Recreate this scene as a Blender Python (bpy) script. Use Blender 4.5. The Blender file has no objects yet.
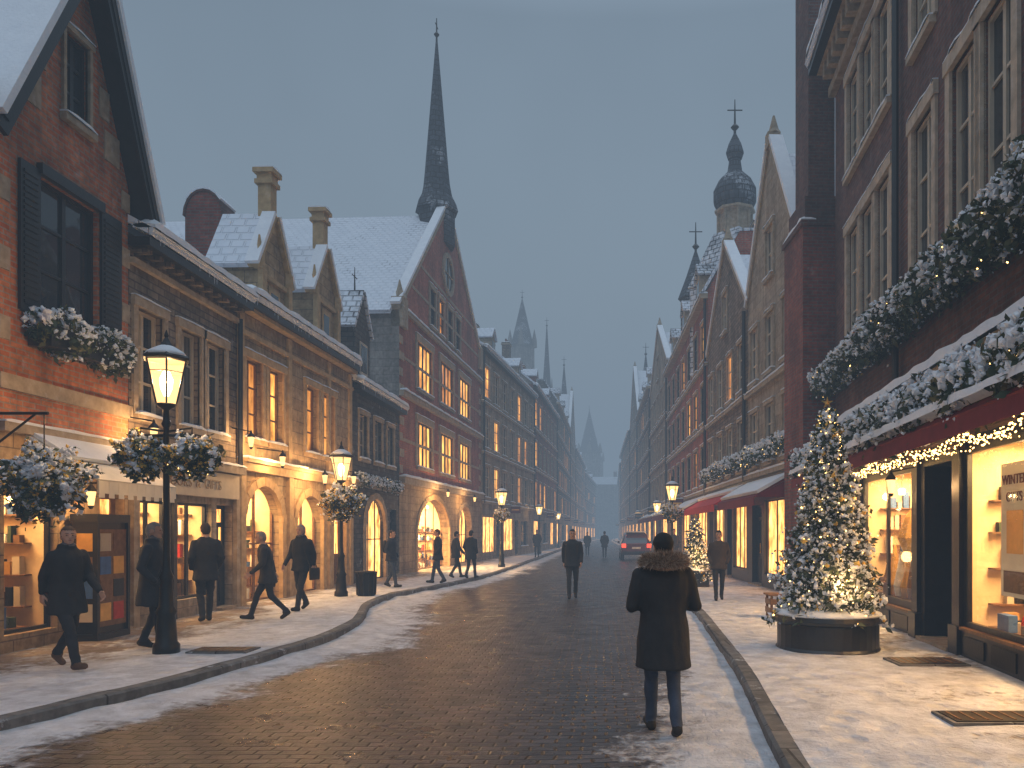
import bpy, bmesh, math, random
import numpy as np
from mathutils import Vector, Matrix, noise
random.seed(7); rng=np.random.default_rng(7)
scn=bpy.context.scene
def link(o): scn.collection.objects.link(o); return o
# ------------------------------------------------------------ materials
def newmat(name):
    m=bpy.data.materials.new(name); m.use_nodes=True; nt=m.node_tree
    return m,nt,nt.nodes['Principled BSDF']
def N(nt,t,**k):
    n=nt.nodes.new(t)
    for a,b in k.items(): n.inputs[a.replace('_',' ')].default_value=b
    return n
def L(nt,a,b): nt.links.new(a,b)
def c4(c): return (c[0],c[1],c[2],1)
def mixc(nt,fac,a,b,blend='MIX'):
    n=nt.nodes.new('ShaderNodeMix'); n.data_type='RGBA'; n.blend_type=blend
    for i,v in ((0,fac),(6,a),(7,b)):
        if isinstance(v,bpy.types.NodeSocket): L(nt,v,n.inputs[i])
        else: n.inputs[i].default_value=v if i==0 else (c4(v) if len(v)==3 else v)
    return n.outputs[2]
def mathn(nt,op,a,b=0.5,clamp=False):
    n=nt.nodes.new('ShaderNodeMath'); n.operation=op; n.use_clamp=clamp
    for i,v in ((0,a),(1,b)):
        if isinstance(v,bpy.types.NodeSocket): L(nt,v,n.inputs[i])
        else: n.inputs[i].default_value=v
    return n.outputs[0]
def mrange(nt,v,a,b,c=0.,d=1.):
    n=nt.nodes.new('ShaderNodeMapRange'); L(nt,v,n.inputs[0])
    for i,x in enumerate((a,b,c,d)): n.inputs[i+1].default_value=x
    return n.outputs[0]
def noisen(nt,vec,scale,detail=4,rough=.6):
    n=N(nt,'ShaderNodeTexNoise',Scale=scale,Detail=detail,Roughness=rough)
    if vec is not None: L(nt,vec,n.inputs['Vector'])
    return n.outputs['Fac']
def pos(nt): return nt.nodes.new('ShaderNodeNewGeometry').outputs['Position']
def uvs(nt): return nt.nodes.new('ShaderNodeTexCoord').outputs['UV']
def bump(nt,h,bs,strength=.5,dist=.02,prev=None):
    b=nt.nodes.new('ShaderNodeBump')
    b.inputs['Strength'].default_value=strength; b.inputs['Distance'].default_value=dist
    L(nt,h,b.inputs['Height'])
    if prev is not None: L(nt,prev,b.inputs['Normal'])
    L(nt,b.outputs[0],bs.inputs['Normal']); return b.outputs[0]
SNOW=(.74,.78,.84)
def brick(name,c1,c2,mort,w=.22,h=.075,ms=.012,snow=0.08,rough=.85,var=.4,bd=.01):
    m,nt,bs=newmat(name); uv=uvs(nt); p=pos(nt)
    b=nt.nodes.new('ShaderNodeTexBrick'); L(nt,uv,b.inputs['Vector'])
    for k,v in (('Color1',c4(c1)),('Color2',c4(c2)),('Mortar',c4(mort)),('Scale',1.),('Mortar Size',ms),('Mortar Smooth',.3),('Bias',-.1),('Brick Width',w),('Row Height',h)): b.inputs[k].default_value=v
    n1=noisen(nt,p,.9,5); n2=noisen(nt,p,9,3)
    f=mrange(nt,n1,.3,.7,1-var,1.2)
    col=mixc(nt,1.,b.outputs['Color'],f,'MULTIPLY')
    f2=mrange(nt,n2,.25,.75,.65,1.3)
    col=mixc(nt,1.,col,f2,'MULTIPLY')
    mp=nt.nodes.new('ShaderNodeMapping'); L(nt,p,mp.inputs[0]); mp.inputs['Scale'].default_value=(3,3,.25)
    col=mixc(nt,1.,col,mrange(nt,noisen(nt,mp.outputs[0],1.,4),.35,.65,.72,1.08),'MULTIPLY')
    sn=mathn(nt,'MULTIPLY',mrange(nt,noisen(nt,p,3.1,6,.7),.60,.72),snow*3)
    col=mixc(nt,sn,col,SNOW)
    L(nt,col,bs.inputs['Base Color']); bs.inputs['Roughness'].default_value=rough
    inv=mathn(nt,'SUBTRACT',1.,b.outputs['Fac'])
    hh=mathn(nt,'ADD',inv,mathn(nt,'MULTIPLY',noisen(nt,p,35,3),.6))
    bump(nt,hh,bs,.7,bd); return m
def plain(name,c,rough=.7,metal=0,nz=.35,sc=6,bmp=.2,snow=0,coat=0):
    m,nt,bs=newmat(name); p=pos(nt)
    n=noisen(nt,p,sc,5); col=mixc(nt,1.,c,mrange(nt,n,.25,.75,1-nz,1+nz),'MULTIPLY')
    if snow: col=mixc(nt,mathn(nt,'MULTIPLY',mrange(nt,noisen(nt,p,5,6,.7),.55,.65),snow),col,SNOW)
    L(nt,col,bs.inputs['Base Color']); bs.inputs['Roughness'].default_value=rough; bs.inputs['Metallic'].default_value=metal
    if coat: bs.inputs['Coat Weight'].default_value=coat
    if bmp: bump(nt,noisen(nt,p,sc*5,4),bs,bmp,.01)
    return m
def roofmat(name,cover,tile=(.06,.065,.075)):
    m,nt,bs=newmat(name); uv=uvs(nt); p=pos(nt)
    b=nt.nodes.new('ShaderNodeTexBrick'); L(nt,uv,b.inputs['Vector'])
    for k,v in (('Color1',c4(tile)),('Color2',c4([x*1.7 for x in tile])),('Mortar',(.02,.02,.025,1)),('Scale',1.),('Mortar Size',.03),('Mortar Smooth',.6),('Brick Width',.32),('Row Height',.24)): b.inputs[k].default_value=v
    a=mathn(nt,'ADD',noisen(nt,p,.7,6,.65),mathn(nt,'MULTIPLY',noisen(nt,p,7,4),.35))
    a=mathn(nt,'SUBTRACT',a,mathn(nt,'MULTIPLY',b.outputs['Fac'],.16))
    lo=1.02-cover*.75
    f=mrange(nt,a,lo-.14,lo+.14)
    sc=mixc(nt,noisen(nt,p,1.5,4),(.58,.63,.71),(.80,.84,.90))
    L(nt,mixc(nt,f,b.outputs['Color'],sc),bs.inputs['Base Color']); bs.inputs['Roughness'].default_value=.75
    hh=mathn(nt,'ADD',mathn(nt,'SUBTRACT',1.,b.outputs['Fac']),mathn(nt,'MULTIPLY',f,.6))
    bump(nt,hh,bs,.8,.04); return m
def snowm():
    m,nt,bs=newmat('snow'); p=pos(nt)
    L(nt,mixc(nt,noisen(nt,p,4,5),(.66,.70,.76),(.86,.89,.92)),bs.inputs['Base Color']); bs.inputs['Roughness'].default_value=.7
    bump(nt,noisen(nt,p,22,6),bs,.6,.03); return m
def emis(name,c,s,var=0.,sc=3.,rough=.3,base=None,samp=False):
    m,nt,bs=newmat(name); p=pos(nt)
    bs.inputs['Base Color'].default_value=c4(base or [x*.3 for x in c]); bs.inputs['Roughness'].default_value=rough
    bs.inputs['Emission Color'].default_value=c4(c); bs.inputs['Emission Strength'].default_value=s
    if var:
        mp=nt.nodes.new('ShaderNodeMapping'); L(nt,p,mp.inputs[0]); mp.inputs['Scale'].default_value=(1,1,.45)
        n=noisen(nt,mp.outputs[0],sc,4)
        L(nt,mathn(nt,'MULTIPLY',mrange(nt,n,.3,.7,1-var,1+var),s),bs.inputs['Emission Strength'])
        L(nt,mixc(nt,mrange(nt,n,.35,.65),[c[0],c[1]*.72,c[2]*.5],c),bs.inputs['Emission Color'])
    if not samp: m.cycles.emission_sampling='NONE'
    return m
def glassclear():
    m=bpy.data.materials.new('shop_glass'); m.use_nodes=True; nt=m.node_tree; nt.nodes.remove(nt.nodes['Principled BSDF'])
    out=nt.nodes['Material Output']; t=nt.nodes.new('ShaderNodeBsdfTransparent'); t.inputs[0].default_value=(.95,.96,.95,1)
    g=nt.nodes.new('ShaderNodeBsdfGlossy'); g.inputs['Roughness'].default_value=.02
    ge=nt.nodes.new('ShaderNodeNewGeometry'); d=nt.nodes.new('ShaderNodeVectorMath'); d.operation='DOT_PRODUCT'; L(nt,ge.outputs['Normal'],d.inputs[0]); L(nt,ge.outputs['Incoming'],d.inputs[1])
    x=mathn(nt,'SUBTRACT',1.,mathn(nt,'ABSOLUTE',d.outputs['Value'])); x=mathn(nt,'POWER',x,5.); x=mathn(nt,'ADD',mathn(nt,'MULTIPLY',x,.7),.05,True); mx=nt.nodes.new('ShaderNodeMixShader')
    L(nt,x,mx.inputs[0]); L(nt,t.outputs[0],mx.inputs[1]); L(nt,g.outputs[0],mx.inputs[2]); L(nt,mx.outputs[0],out.inputs[0]); return m
def lampglass():
    m=bpy.data.materials.new('lantern_glass'); m.use_nodes=True; nt=m.node_tree; nt.nodes.remove(nt.nodes['Principled BSDF'])
    out=nt.nodes['Material Output']; t=nt.nodes.new('ShaderNodeBsdfTransparent'); e=nt.nodes.new('ShaderNodeEmission')
    e.inputs[0].default_value=(1,.58,.20,1); e.inputs[1].default_value=3.2; mx=nt.nodes.new('ShaderNodeMixShader'); mx.inputs[0].default_value=.5
    L(nt,t.outputs[0],mx.inputs[1]); L(nt,e.outputs[0],mx.inputs[2]); L(nt,mx.outputs[0],out.inputs[0]); m.cycles.emission_sampling='NONE'; return m
M={}
M['brick_red']=brick('brick_red',(.43,.115,.045),(.54,.19,.075),(.32,.23,.16),snow=.05)
M['brick_hall']=brick('brick_hall',(.36,.075,.042),(.46,.12,.065),(.25,.18,.14),snow=.03)
M['brick_dark']=brick('brick_dark',(.11,.045,.038),(.19,.075,.055),(.12,.10,.09),snow=.02)
M['brick_maroon']=brick('brick_maroon',(.21,.048,.036),(.31,.075,.05),(.16,.12,.10),snow=.03)
M['stone_gold']=brick('stone_gold',(.36,.25,.14),(.44,.32,.18),(.2,.15,.1),w=.55,h=.28,ms=.01,snow=.04,bd=.012)
M['stone_brown']=brick('stone_brown',(.16,.12,.085),(.30,.23,.165),(.10,.08,.07),w=.34,h=.13,ms=.015,snow=.06,bd=.02)
M['stone_dark']=brick('stone_dark',(.07,.065,.06),(.14,.125,.11),(.05,.05,.05),w=.36,h=.15,ms=.015,snow=.1,bd=.02)
M['stone_grey']=brick('stone_grey',(.22,.20,.18),(.30,.27,.24),(.15,.14,.13),w=.6,h=.3,ms=.01,snow=.05)
M['stone_beige']=brick('stone_beige',(.32,.255,.18),(.42,.34,.25),(.2,.17,.14),w=.6,h=.3,ms=.008,snow=.03)
M['trim']=plain('stone_trim',(.33,.26,.18),.8,nz=.35,snow=.12)
M['trim_pale']=plain('pale_stone_trim',(.44,.36,.27),.8,nz=.3,snow=.15)
M['trim_gold']=plain('gold_stone_trim',(.42,.29,.15),.8,nz=.3,snow=.08)
M['cream']=plain('cream_paint',(.50,.43,.33),.6,nz=.12)
M['black']=plain('black_paint',(.015,.016,.018),.35,nz=.3)
M['iron']=plain('black_iron',(.012,.013,.014),.4,metal=.3,nz=.3)
M['maroonp']=plain('maroon_paint',(.10,.015,.012),.45,nz=.3)
M['red_cloth']=plain('red_awning_cloth',(.50,.02,.02),.8,nz=.2)
M['maroon_cloth']=plain('maroon_awning_cloth',(.16,.012,.02),.8,nz=.2)
M['cream_cloth']=plain('cream_awning_cloth',(.78,.70,.56),.8,nz=.08)
M['wood']=plain('brown_wood',(.16,.08,.035),.5,nz=.4,sc=12)
M['roof']=roofmat('snowy_slate',.93); M['roof_hi']=roofmat('deep_snow_slate',1.02); M['slate']=roofmat('slate_light_snow',.6); M['slate_dark']=roofmat('dark_slate',.20,(.035,.042,.055))
M['snow']=snowm()
m,nt,bs=newmat('window_glass_dark'); bs.inputs['Base Color'].default_value=(.02,.026,.034,1); bs.inputs['Roughness'].default_value=.04; bs.inputs['Specular IOR Level'].default_value=.9
bump(nt,noisen(nt,pos(nt),1.3,2),bs,.12,.05); M['gd']=m
m,nt,bs=newmat('window_glass_curtained'); p=pos(nt); wv=nt.nodes.new('ShaderNodeTexWave'); mp=nt.nodes.new('ShaderNodeMapping'); L(nt,p,mp.inputs[0]); mp.inputs['Scale'].default_value=(9,9,0); L(nt,mp.outputs[0],wv.inputs['Vector']); wv.inputs['Scale'].default_value=1.; wv.inputs['Distortion'].default_value=2.
L(nt,mixc(nt,wv.outputs['Fac'],(.05,.05,.05),(.17,.16,.145)),bs.inputs['Base Color']); bs.inputs['Roughness'].default_value=.08; M['gcur']=m
M['gl']=emis('window_glass_lit',(1,.50,.11),1.8,.75,2.2,.08,(.02,.02,.02))
M['gl2']=emis('window_glass_glow',(1,.42,.09),.85,.8,2.6,.06,(.02,.02,.02))
M['gs']=emis('shop_interior_lit',(1,.50,.14),2.7,.85,4.0,.1,(.02,.02,.02),True)
M['gc']=glassclear(); M['lamp']=lampglass()
M['bulb']=emis('fairy_bulb',(1,.58,.18),9.)
M['bulb_core']=emis('lamp_bulb',(1,.7,.35),16.)
M['leaf']=plain('evergreen_leaf',(.035,.055,.025),.7,nz=.5,sc=3,bmp=0)
M['leaf2']=plain('olive_leaf',(.10,.10,.04),.7,nz=.5,sc=3,bmp=0)
M['flower']=plain('yellow_flower',(.75,.48,.10),.7,nz=.3,sc=3,bmp=0)
M['redb']=plain('red_berry',(.4,.03,.02),.5,nz=.3,bmp=0)
M['bark']=plain('bark',(.06,.04,.03),.9)
M['shopwall']=plain('shop_plaster',(.72,.55,.34),.8,nz=.15)
M['shopfloor']=plain('shop_floor',(.30,.18,.09),.6)
M['gold']=plain('gold_goods',(.7,.42,.12),.35,metal=.6,nz=.2)
GOODS=[M['gold'],M['cream'],M['redb'],M['wood'],M['leaf'],M['black'],plain('blue_goods',(.05,.12,.3),.5),plain('white_goods',(.8,.78,.7),.5)]
M['kerb']=brick('granite_kerb',(.13,.13,.13),(.19,.185,.18),(.05,.05,.05),w=.9,h=.5,ms=.012,snow=.28)
M['poster']=plain('poster_paper',(.85,.78,.62),.6,nz=.06,bmp=0)
# ------------------------------------------------------------ mesh builder
class Frame:
    def __init__(s,p0,p1,side):
        s.p=Vector((p0[0],p0[1],0)); d=Vector((p1[0]-p0[0],p1[1]-p0[1],0)); s.L=d.length; s.t=d.normalized()
        s.n=Vector((s.t.y,-s.t.x,0)) if side=='L' else Vector((-s.t.y,s.t.x,0))
    def __call__(s,u,w,z): q=s.t*u+s.n*w; return (q.x,q.y,z)
def add_uv(me):
    nl=len(me.loops)
    if nl==0: return
    vi=np.empty(nl,np.int32); me.loops.foreach_get('vertex_index',vi)
    co=np.empty(len(me.vertices)*3); me.vertices.foreach_get('co',co); co=co.reshape(-1,3)
    npoly=len(me.polygons); nr=np.empty(npoly*3); me.polygons.foreach_get('normal',nr); nr=nr.reshape(-1,3)
    lt=np.empty(npoly,np.int32); me.polygons.foreach_get('loop_total',lt)
    n=np.repeat(nr,lt,axis=0); t=np.stack([-n[:,1],n[:,0],np.zeros(nl)],1); ln=np.linalg.norm(t,axis=1); flat=ln<.3
    t[flat]=(1,0,0); n2=n.copy(); n2[flat]=(0,0,1); ln[flat]=1; t/=ln[:,None]
    b=np.cross(n2,t); p=co[vi]; uv=np.stack([(p*t).sum(1),(p*b).sum(1)],1)
    lay=me.uv_layers.new(name='UVMap'); lay.data.foreach_set('uv',uv.ravel())
class MB:
    def __init__(s,name,parent=None,frame=None,smooth=False,loc=None):
        s.name=name; s.parent=parent; s.fr=frame; s.v=[]; s.f=[]; s.m=[]; s.mats=[]; s.smooth=smooth; s.loc=loc
    def mi(s,m):
        if isinstance(m,str): m=M[m]
        if m not in s.mats: s.mats.append(m)
        return s.mats.index(m)
    def T(s,p): return s.fr(*p) if s.fr else tuple(p)
    def poly(s,pts,m):
        b=len(s.v); s.v+= [s.T(p) for p in pts]; s.f.append(tuple(range(b,b+len(pts)))); s.m.append(s.mi(m))
    def mesh(s,vs,fs,m):
        b=len(s.v); s.v+=[s.T(p) for p in vs]; k=s.mi(m)
        for f in fs: s.f.append(tuple(b+i for i in f)); s.m.append(k)
    def hexa(s,a,b,m):
        n=len(a); fs=[tuple(range(n))[::-1],tuple(range(n,2*n))]+[(i,(i+1)%n,n+(i+1)%n,n+i) for i in range(n)]
        s.mesh(list(a)+list(b),fs,m)
    def box(s,u0,u1,w0,w1,z0,z1,m):
        s.hexa([(u0,w0,z0),(u1,w0,z0),(u1,w1,z0),(u0,w1,z0)],[(u0,w0,z1),(u1,w0,z1),(u1,w1,z1),(u0,w1,z1)],m)
    def lathe(s,cu,cw,prof,m,n=14,sx=1.,sy=1.):
        vs=[];fs=[]
        for r,z in prof:
            for i in range(n):
                a=2*math.pi*i/n; vs.append((cu+r*sx*math.cos(a),cw+r*sy*math.sin(a),z))
        for k in range(len(prof)-1):
            for i in range(n): fs.append((k*n+i,k*n+(i+1)%n,(k+1)*n+(i+1)%n,(k+1)*n+i))
        fs.append(tuple(range(n))[::-1]); fs.append(tuple((len(prof)-1)*n+i for i in range(n))); s.mesh(vs,fs,m)
    def tube(s,p0,p1,r0,r1,m,n=8):
        p0=Vector(p0);p1=Vector(p1);d=(p1-p0).normalized(); a=d.orthogonal().normalized(); b=d.cross(a)
        A=[p0+(a*math.cos(2*math.pi*i/n)+b*math.sin(2*math.pi*i/n))*r0 for i in range(n)]
        B=[p1+(a*math.cos(2*math.pi*i/n)+b*math.sin(2*math.pi*i/n))*r1 for i in range(n)]
        s.hexa(A,B,m)
    def slabU(s,a,b,w0,w1,th,m):
        d=Vector((b[0]-a[0],b[1]-a[1])).normalized(); nn=Vector((-d.y,d.x))
        if nn.y<0: nn=-nn
        q=[a,b,(b[0]+nn.x*th,b[1]+nn.y*th),(a[0]+nn.x*th,a[1]+nn.y*th)]
        s.hexa([(x,w0,z) for x,z in q],[(x,w1,z) for x,z in q],m)
    def slabW(s,a,b,u0,u1,th,m):
        d=Vector((b[0]-a[0],b[1]-a[1])).normalized(); nn=Vector((-d.y,d.x))
        if nn.y<0: nn=-nn
        q=[a,b,(b[0]+nn.x*th,b[1]+nn.y*th),(a[0]+nn.x*th,a[1]+nn.y*th)]
        s.hexa([(u0,x,z) for x,z in q],[(u1,x,z) for x,z in q],m)
    def snow(s,u0,u1,w0,w1,z,th=.09,step=.15):
        n=max(2,int((u1-u0)/step)); vs=[];fs=[]; k=6
        for i in range(n+1):
            u=u0+(u1-u0)*i/n; h=th*(.65+.9*(noise.noise((u*1.7+z*3,w0*5,0))*.5+.5)); o=.035*noise.noise((u*3,z,7))
            if i in(0,n): h*=.4
            for (f,g) in ((0,0),(0.02,.75),(.3,1),(.7,1),(1.0,.7),(1.03,0)):
                vs.append((u,w0+(w1-w0)*f+o*(f>.5),z+h*g+.004))
        for i in range(n):
            for j in range(k-1): a=i*k+j; fs.append((a,a+1,a+k+1,a+k))
        fs.append(tuple(range(k))); fs.append(tuple(n*k+j for j in range(k)))
        s.mesh(vs,fs,'snow')
    def finish(s):
        if not s.v: return None
        o0=s.loc or Vector((0,0,0))
        me=bpy.data.meshes.new(s.name); me.from_pydata([tuple(v) for v in s.v],[],s.f)
        for m in s.mats: me.materials.append(m)
        me.polygons.foreach_set('material_index',s.m); me.update()
        add_uv(me)
        if s.smooth: me.polygons.foreach_set('use_smooth',[True]*len(me.polygons))
        o=link(bpy.data.objects.new(s.name,me)); o.location=o0
        if s.parent: o.parent=s.parent
        return o
def empty(name,loc=(0,0,0)):
    e=link(bpy.data.objects.new(name,None)); e.location=loc; e.empty_display_size=.3; return e
def light(name,kind,loc,power,col=(1,.62,.28),size=.1,parent=None,rot=None,size_y=None):
    l=bpy.data.lights.new(name,kind); l.energy=power; l.color=col
    if kind=='AREA':
        l.size=size
        if size_y: l.shape='RECTANGLE'; l.size_y=size_y
    else: l.shadow_soft_size=size
    o=link(bpy.data.objects.new(name,l)); o.location=loc
    if rot: o.rotation_euler=rot
    if parent: o.parent=parent
    return o
def added_wall_lamp(x,y,z,power,wallx):  # made-up lantern and bracket, added to carry a loose warm light
    r=empty('added_wall_lamp',(x,y,z)); q=MB('added_lamp_body',r)
    q.lathe(0,0,[(.04,-.12),(.07,.08)],'lamp',6); q.lathe(0,0,[(.09,.08),(.08,.11),(.03,.17),(.01,.23)],'iron',6); q.lathe(0,0,[(.02,-.17),(.045,-.13),(.04,-.12)],'iron',6)
    q.tube((0,0,.20),(wallx-x,0,.28),.012,.012,'iron',6); q.tube((0,0,.12),(0,0,.22),.01,.01,'iron',6); q.finish()
    light('added_warm_light','POINT',(0,0,-.02),power,(1,.56,.22),.07,r)  # added light that warms the facade around it
# ------------------------------------------------------------ scatter (foliage)
def scatter(name,P,kinds,sizes,mats,parent=None,loc=(0,0,0)):
    V=[];F=[];MI=[]
    n=len(P); D=rng.normal(size=(n,3)); D/=np.linalg.norm(D,axis=1)[:,None]; E=np.cross(D,rng.normal(size=(n,3))); E/=np.linalg.norm(E,axis=1)[:,None]
    G=np.cross(D,E); b=0
    for i in range(n):
        k=kinds[i]; p=P[i]
        s=sizes[k]*(.6+.8*rng.random()) if k!=1 else sizes[k]*(.35+1.3*rng.random()**2)
        if mats[k][1]=='leaf':
            V+= [p-D[i]*s,p+E[i]*s*.45,p+D[i]*s,p-E[i]*s*.45]; F.append((b,b+1,b+2,b+3)); MI.append(k); b+=4
        else:
            V+= [p+D[i]*s,p-D[i]*s,p+E[i]*s,p-E[i]*s,p+G[i]*s*.6,p-G[i]*s*.6]
            for t in ((0,2,4),(2,1,4),(1,3,4),(3,0,4),(2,0,5),(1,2,5),(3,1,5),(0,3,5)): F.append(tuple(b+x for x in t)); MI.append(k)
            b+=6
    me=bpy.data.meshes.new(name); me.from_pydata([tuple(v) for v in V],[],F)
    for m in mats: me.materials.append(M[m[0]])
    me.polygons.foreach_set('material_index',MI); me.update()
    o=link(bpy.data.objects.new(name,me)); o.location=loc
    if parent: o.parent=parent
    return o
FM=[('leaf','leaf'),('snow','chunk'),('bulb','chunk'),('flower','chunk'),('leaf2','leaf')]
def garland(name,fr,u0,u1,w,z,r,dens,parent,lights=0,snowp=.6):
    n=int((u1-u0)*dens); P=[];K=[]
    for i in range(n):
        u=u0+(u1-u0)*rng.random(); a=rng.random()*2*math.pi; q=math.sqrt(rng.random())
        rr=r*(.50+1.0*(noise.noise((u*1.6,z,w*3))*.5+.5)+.3*noise.noise((u*5,z,2)))
        ww=w+rr*q*math.cos(a)*.9; zz=z+rr*q*math.sin(a)-(.6*rr*rng.random()**2 if math.sin(a)<0 else 0)
        p=fr(u,ww,zz); P.append(p); t=q*math.sin(a)
        x=rng.random(); cl=noise.noise((p[0]*6,p[1]*6,p[2]*6))
        if x<lights: K.append(2)
        elif rng.random()<snowp+.55*t+1.3*cl: K.append(1)
        else: K.append(0 if rng.random()<.75 else 4)
    return scatter(name,np.array(P),K,[.06,.036,.012,.02,.055],FM,parent)
def ball(name,c,r,n,parent=None,flower=.12,lights=.01,squash=.85,snowp=.5,loc=(0,0,0)):
    P=[];K=[]
    for i in range(n):
        d=rng.normal(size=3); d/=np.linalg.norm(d); q=rng.random()**.4
        rr=r*q*(.85+.7*noise.noise((d[0]*2.4+c[0],d[1]*2.4,d[2]*2.4+c[1])))
        p=np.array(c)+d*rr*np.array((1,1,squash))
        if d[2]<-.3 and rng.random()<.3: p[2]-=rng.random()*r*.45
        P.append(p); x=rng.random(); cl=noise.noise((p[0]*8,p[1]*8,p[2]*8))
        K.append(2 if x<lights else 3 if x<lights+flower else 1 if (rng.random()<snowp+.35*d[2]+1.2*cl) else (0 if rng.random()<.6 else 4))
    return scatter(name,np.array(P),K,[.05,.032,.010,.026,.045],FM,parent,loc)
# ------------------------------------------------------------ buildings
class Bld:
    def __init__(s,name,p0,p1,side,depth=8):
        s.fr=Frame(p0,p1,side); s.L=s.fr.L; s.depth=depth; s.root=empty(name,s.fr.p); s.parts={}
    def __getitem__(s,k):
        if k not in s.parts: s.parts[k]=MB(k,s.root,s.fr)
        return s.parts[k]
    def facade(s,bands,zt,ops,gable=None):
        W=s['walls']; us={0,s.L}; zs={0,zt}
        for b in bands: zs|={b[0],b[1]}
        for o in ops: us|={o['u'][0],o['u'][1]}; zs|={o['z'][0],o['z'][1]}
        us=sorted(u for u in us if -1e-6<=u<=s.L+1e-6); zs=sorted(z for z in zs if z<=zt+1e-6)
        def clip(pts):
            if not gable: return pts
            eL,um,zp,eR=gable
            for (a,b) in (((0,eL),(um,zp)),((um,zp),(s.L,eR))):
                out=[]; f=lambda p:(b[0]-a[0])*(p[1]-a[1])-(b[1]-a[1])*(p[0]-a[0])
                for i in range(len(pts)):
                    p,q=pts[i],pts[(i+1)%len(pts)]; fp,fq=f(p),f(q)
                    if fp<=0: out.append(p)
                    if (fp<0<fq) or (fq<0<fp):
                        t=fp/(fp-fq); out.append((p[0]+(q[0]-p[0])*t,p[1]+(q[1]-p[1])*t))
                pts=out
                if len(pts)<3: return []
            return pts
        for i in range(len(us)-1):
            for j in range(len(zs)-1):
                a,b,c,d=us[i],us[i+1],zs[j],zs[j+1]; um,zm=(a+b)/2,(c+d)/2
                if b-a<1e-5 or d-c<1e-5: continue
                if any(o['u'][0]<um<o['u'][1] and o['z'][0]<zm<o['z'][1] for o in ops): continue
                mt=[x[2] for x in bands if x[0]<=zm<=x[1]][0]
                pts=clip([(a,c),(b,c),(b,d),(a,d)])
                if len(pts)>=3: W.poly([(x,0,z) for x,z in pts],mt)
        for o in ops: s.opening(o,bands)
    def shell(s,eL,eR,mat):
        W=s['walls']; L_,D=s.L,s.depth
        W.poly([(0,0,0),(0,-D,0),(0,-D,eL),(0,0,eL)],mat); W.poly([(L_,0,0),(L_,-D,0),(L_,-D,eR),(L_,0,eR)],mat)
        W.poly([(0,-D,0),(L_,-D,0),(L_,-D,eR),(0,-D,eL)],mat)
    def opening(s,o,bands):
        (u0,u1),(z0,z1)=o['u'],o['z']; d=o.get('d',.16); k=o.get('k','win'); W=s['walls']; T=s['trim']; G=s['windows']
        wm=o.get('rev') or [x[2] for x in bands if x[0]<=(z0+z1)/2<=x[1]][0]
        W.poly([(u0,0,z0),(u0,-d,z0),(u0,-d,z1),(u0,0,z1)],wm); W.poly([(u1,0,z0),(u1,-d,z0),(u1,-d,z1),(u1,0,z1)],wm)
        W.poly([(u0,0,z1),(u1,0,z1),(u1,-d,z1),(u0,-d,z1)],wm); W.poly([(u0,0,z0),(u1,0,z0),(u1,-d,z0),(u0,-d,z0)],wm)
        fm=o.get('fm','black'); ft=o.get('ft',.05); nx,nz=o.get('n',(2,3)); tm=o.get('tm','trim')
        arch=o.get('arch',0)
        if arch:
            zs=z1-arch; n=14; uc=(u0+u1)/2; a=(u1-u0)/2; pts=[(uc-a*math.cos(math.pi*i/n),zs+arch*math.sin(math.pi*i/n)) for i in range(n+1)]
            for i in range(n):
                p,q=pts[i],pts[i+1]
                W.poly([(p[0],0,p[1]),(q[0],0,q[1]),(q[0],0,z1),(p[0],0,z1)],wm)
                W.poly([(p[0],0,p[1]),(q[0],0,q[1]),(q[0],-d,q[1]),(p[0],-d,p[1])],wm)
                def sc(pt,e): return (uc+(pt[0]-uc)*(a+e)/a, zs+(pt[1]-zs)*(arch+e)/arch)
                P0,Q0,P1,Q1=sc(p,-.01),sc(q,-.01),sc(p,.2),sc(q,.2); e=.05+.012*(i%2)
                T.hexa([(P0[0],-.05,P0[1]),(Q0[0],-.05,Q0[1]),(Q1[0],-.05,Q1[1]),(P1[0],-.05,P1[1])],[(P0[0],e,P0[1]),(Q0[0],e,Q0[1]),(Q1[0],e,Q1[1]),(P1[0],e,P1[1])],tm)
            for uu in ((u0-.2,u0+.01),(u1-.01,u1+.2)): T.box(uu[0],uu[1],-.05,.05,z0,zs,tm)
        gm={'win':'gd','lit':'gl','glow':'gl2','shoplit':'gs','shop':'gc','door':'gd','litdoor':'gs','cur':'gcur'}[k]
        if k in('door','litdoor'):
            dm=o.get('dm','maroonp'); zt=z1-.45
            G.box(u0,u1,-d-.05,-d,z0,z0+.95,dm); G.box(u0,u0+.12,-d-.05,-d,z0+.95,z1,dm); G.box(u1-.12,u1,-d-.05,-d,z0+.95,z1,dm)
            G.box(u0+.12,u1-.12,-d-.05,-d,zt,zt+.1,dm); G.box(u0+.12,u1-.12,-d-.05,-d,z1-.08,z1,dm)
            um=(u0+u1)/2; G.box(um-.06,um+.06,-d-.049,-d+.002,z0+.95,zt,dm)
            G.poly([(u0+.1,-d-.025,z0+.9),(u1-.1,-d-.025,z0+.9),(u1-.1,-d-.025,z1-.05),(u0+.1,-d-.025,z1-.05)],gm)
            for q in (u0+.15,um+.08): G.box(q,q+(u1-u0)/2-.26,-d,-d+.02,z0+.15,z0+.8,dm)
            T.box(u0-.02,u1+.02,-.3,.12,z0-.02,z0+.06,'trim')
            G.tube((um+.1,-d+.03,z0+.95),(um+.1,-d+.03,z0+1.25),.012,.012,'gold',6)
        else:
            G.poly([(u0,-d,z0),(u1,-d,z0),(u1,-d,z1),(u0,-d,z1)],gm)
            for (a,b,c,e) in ((u0,u0+ft,z0,z1),(u1-ft,u1,z0,z1)): G.box(a,b,-d-.01,-d+.05,c,e,fm)
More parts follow.
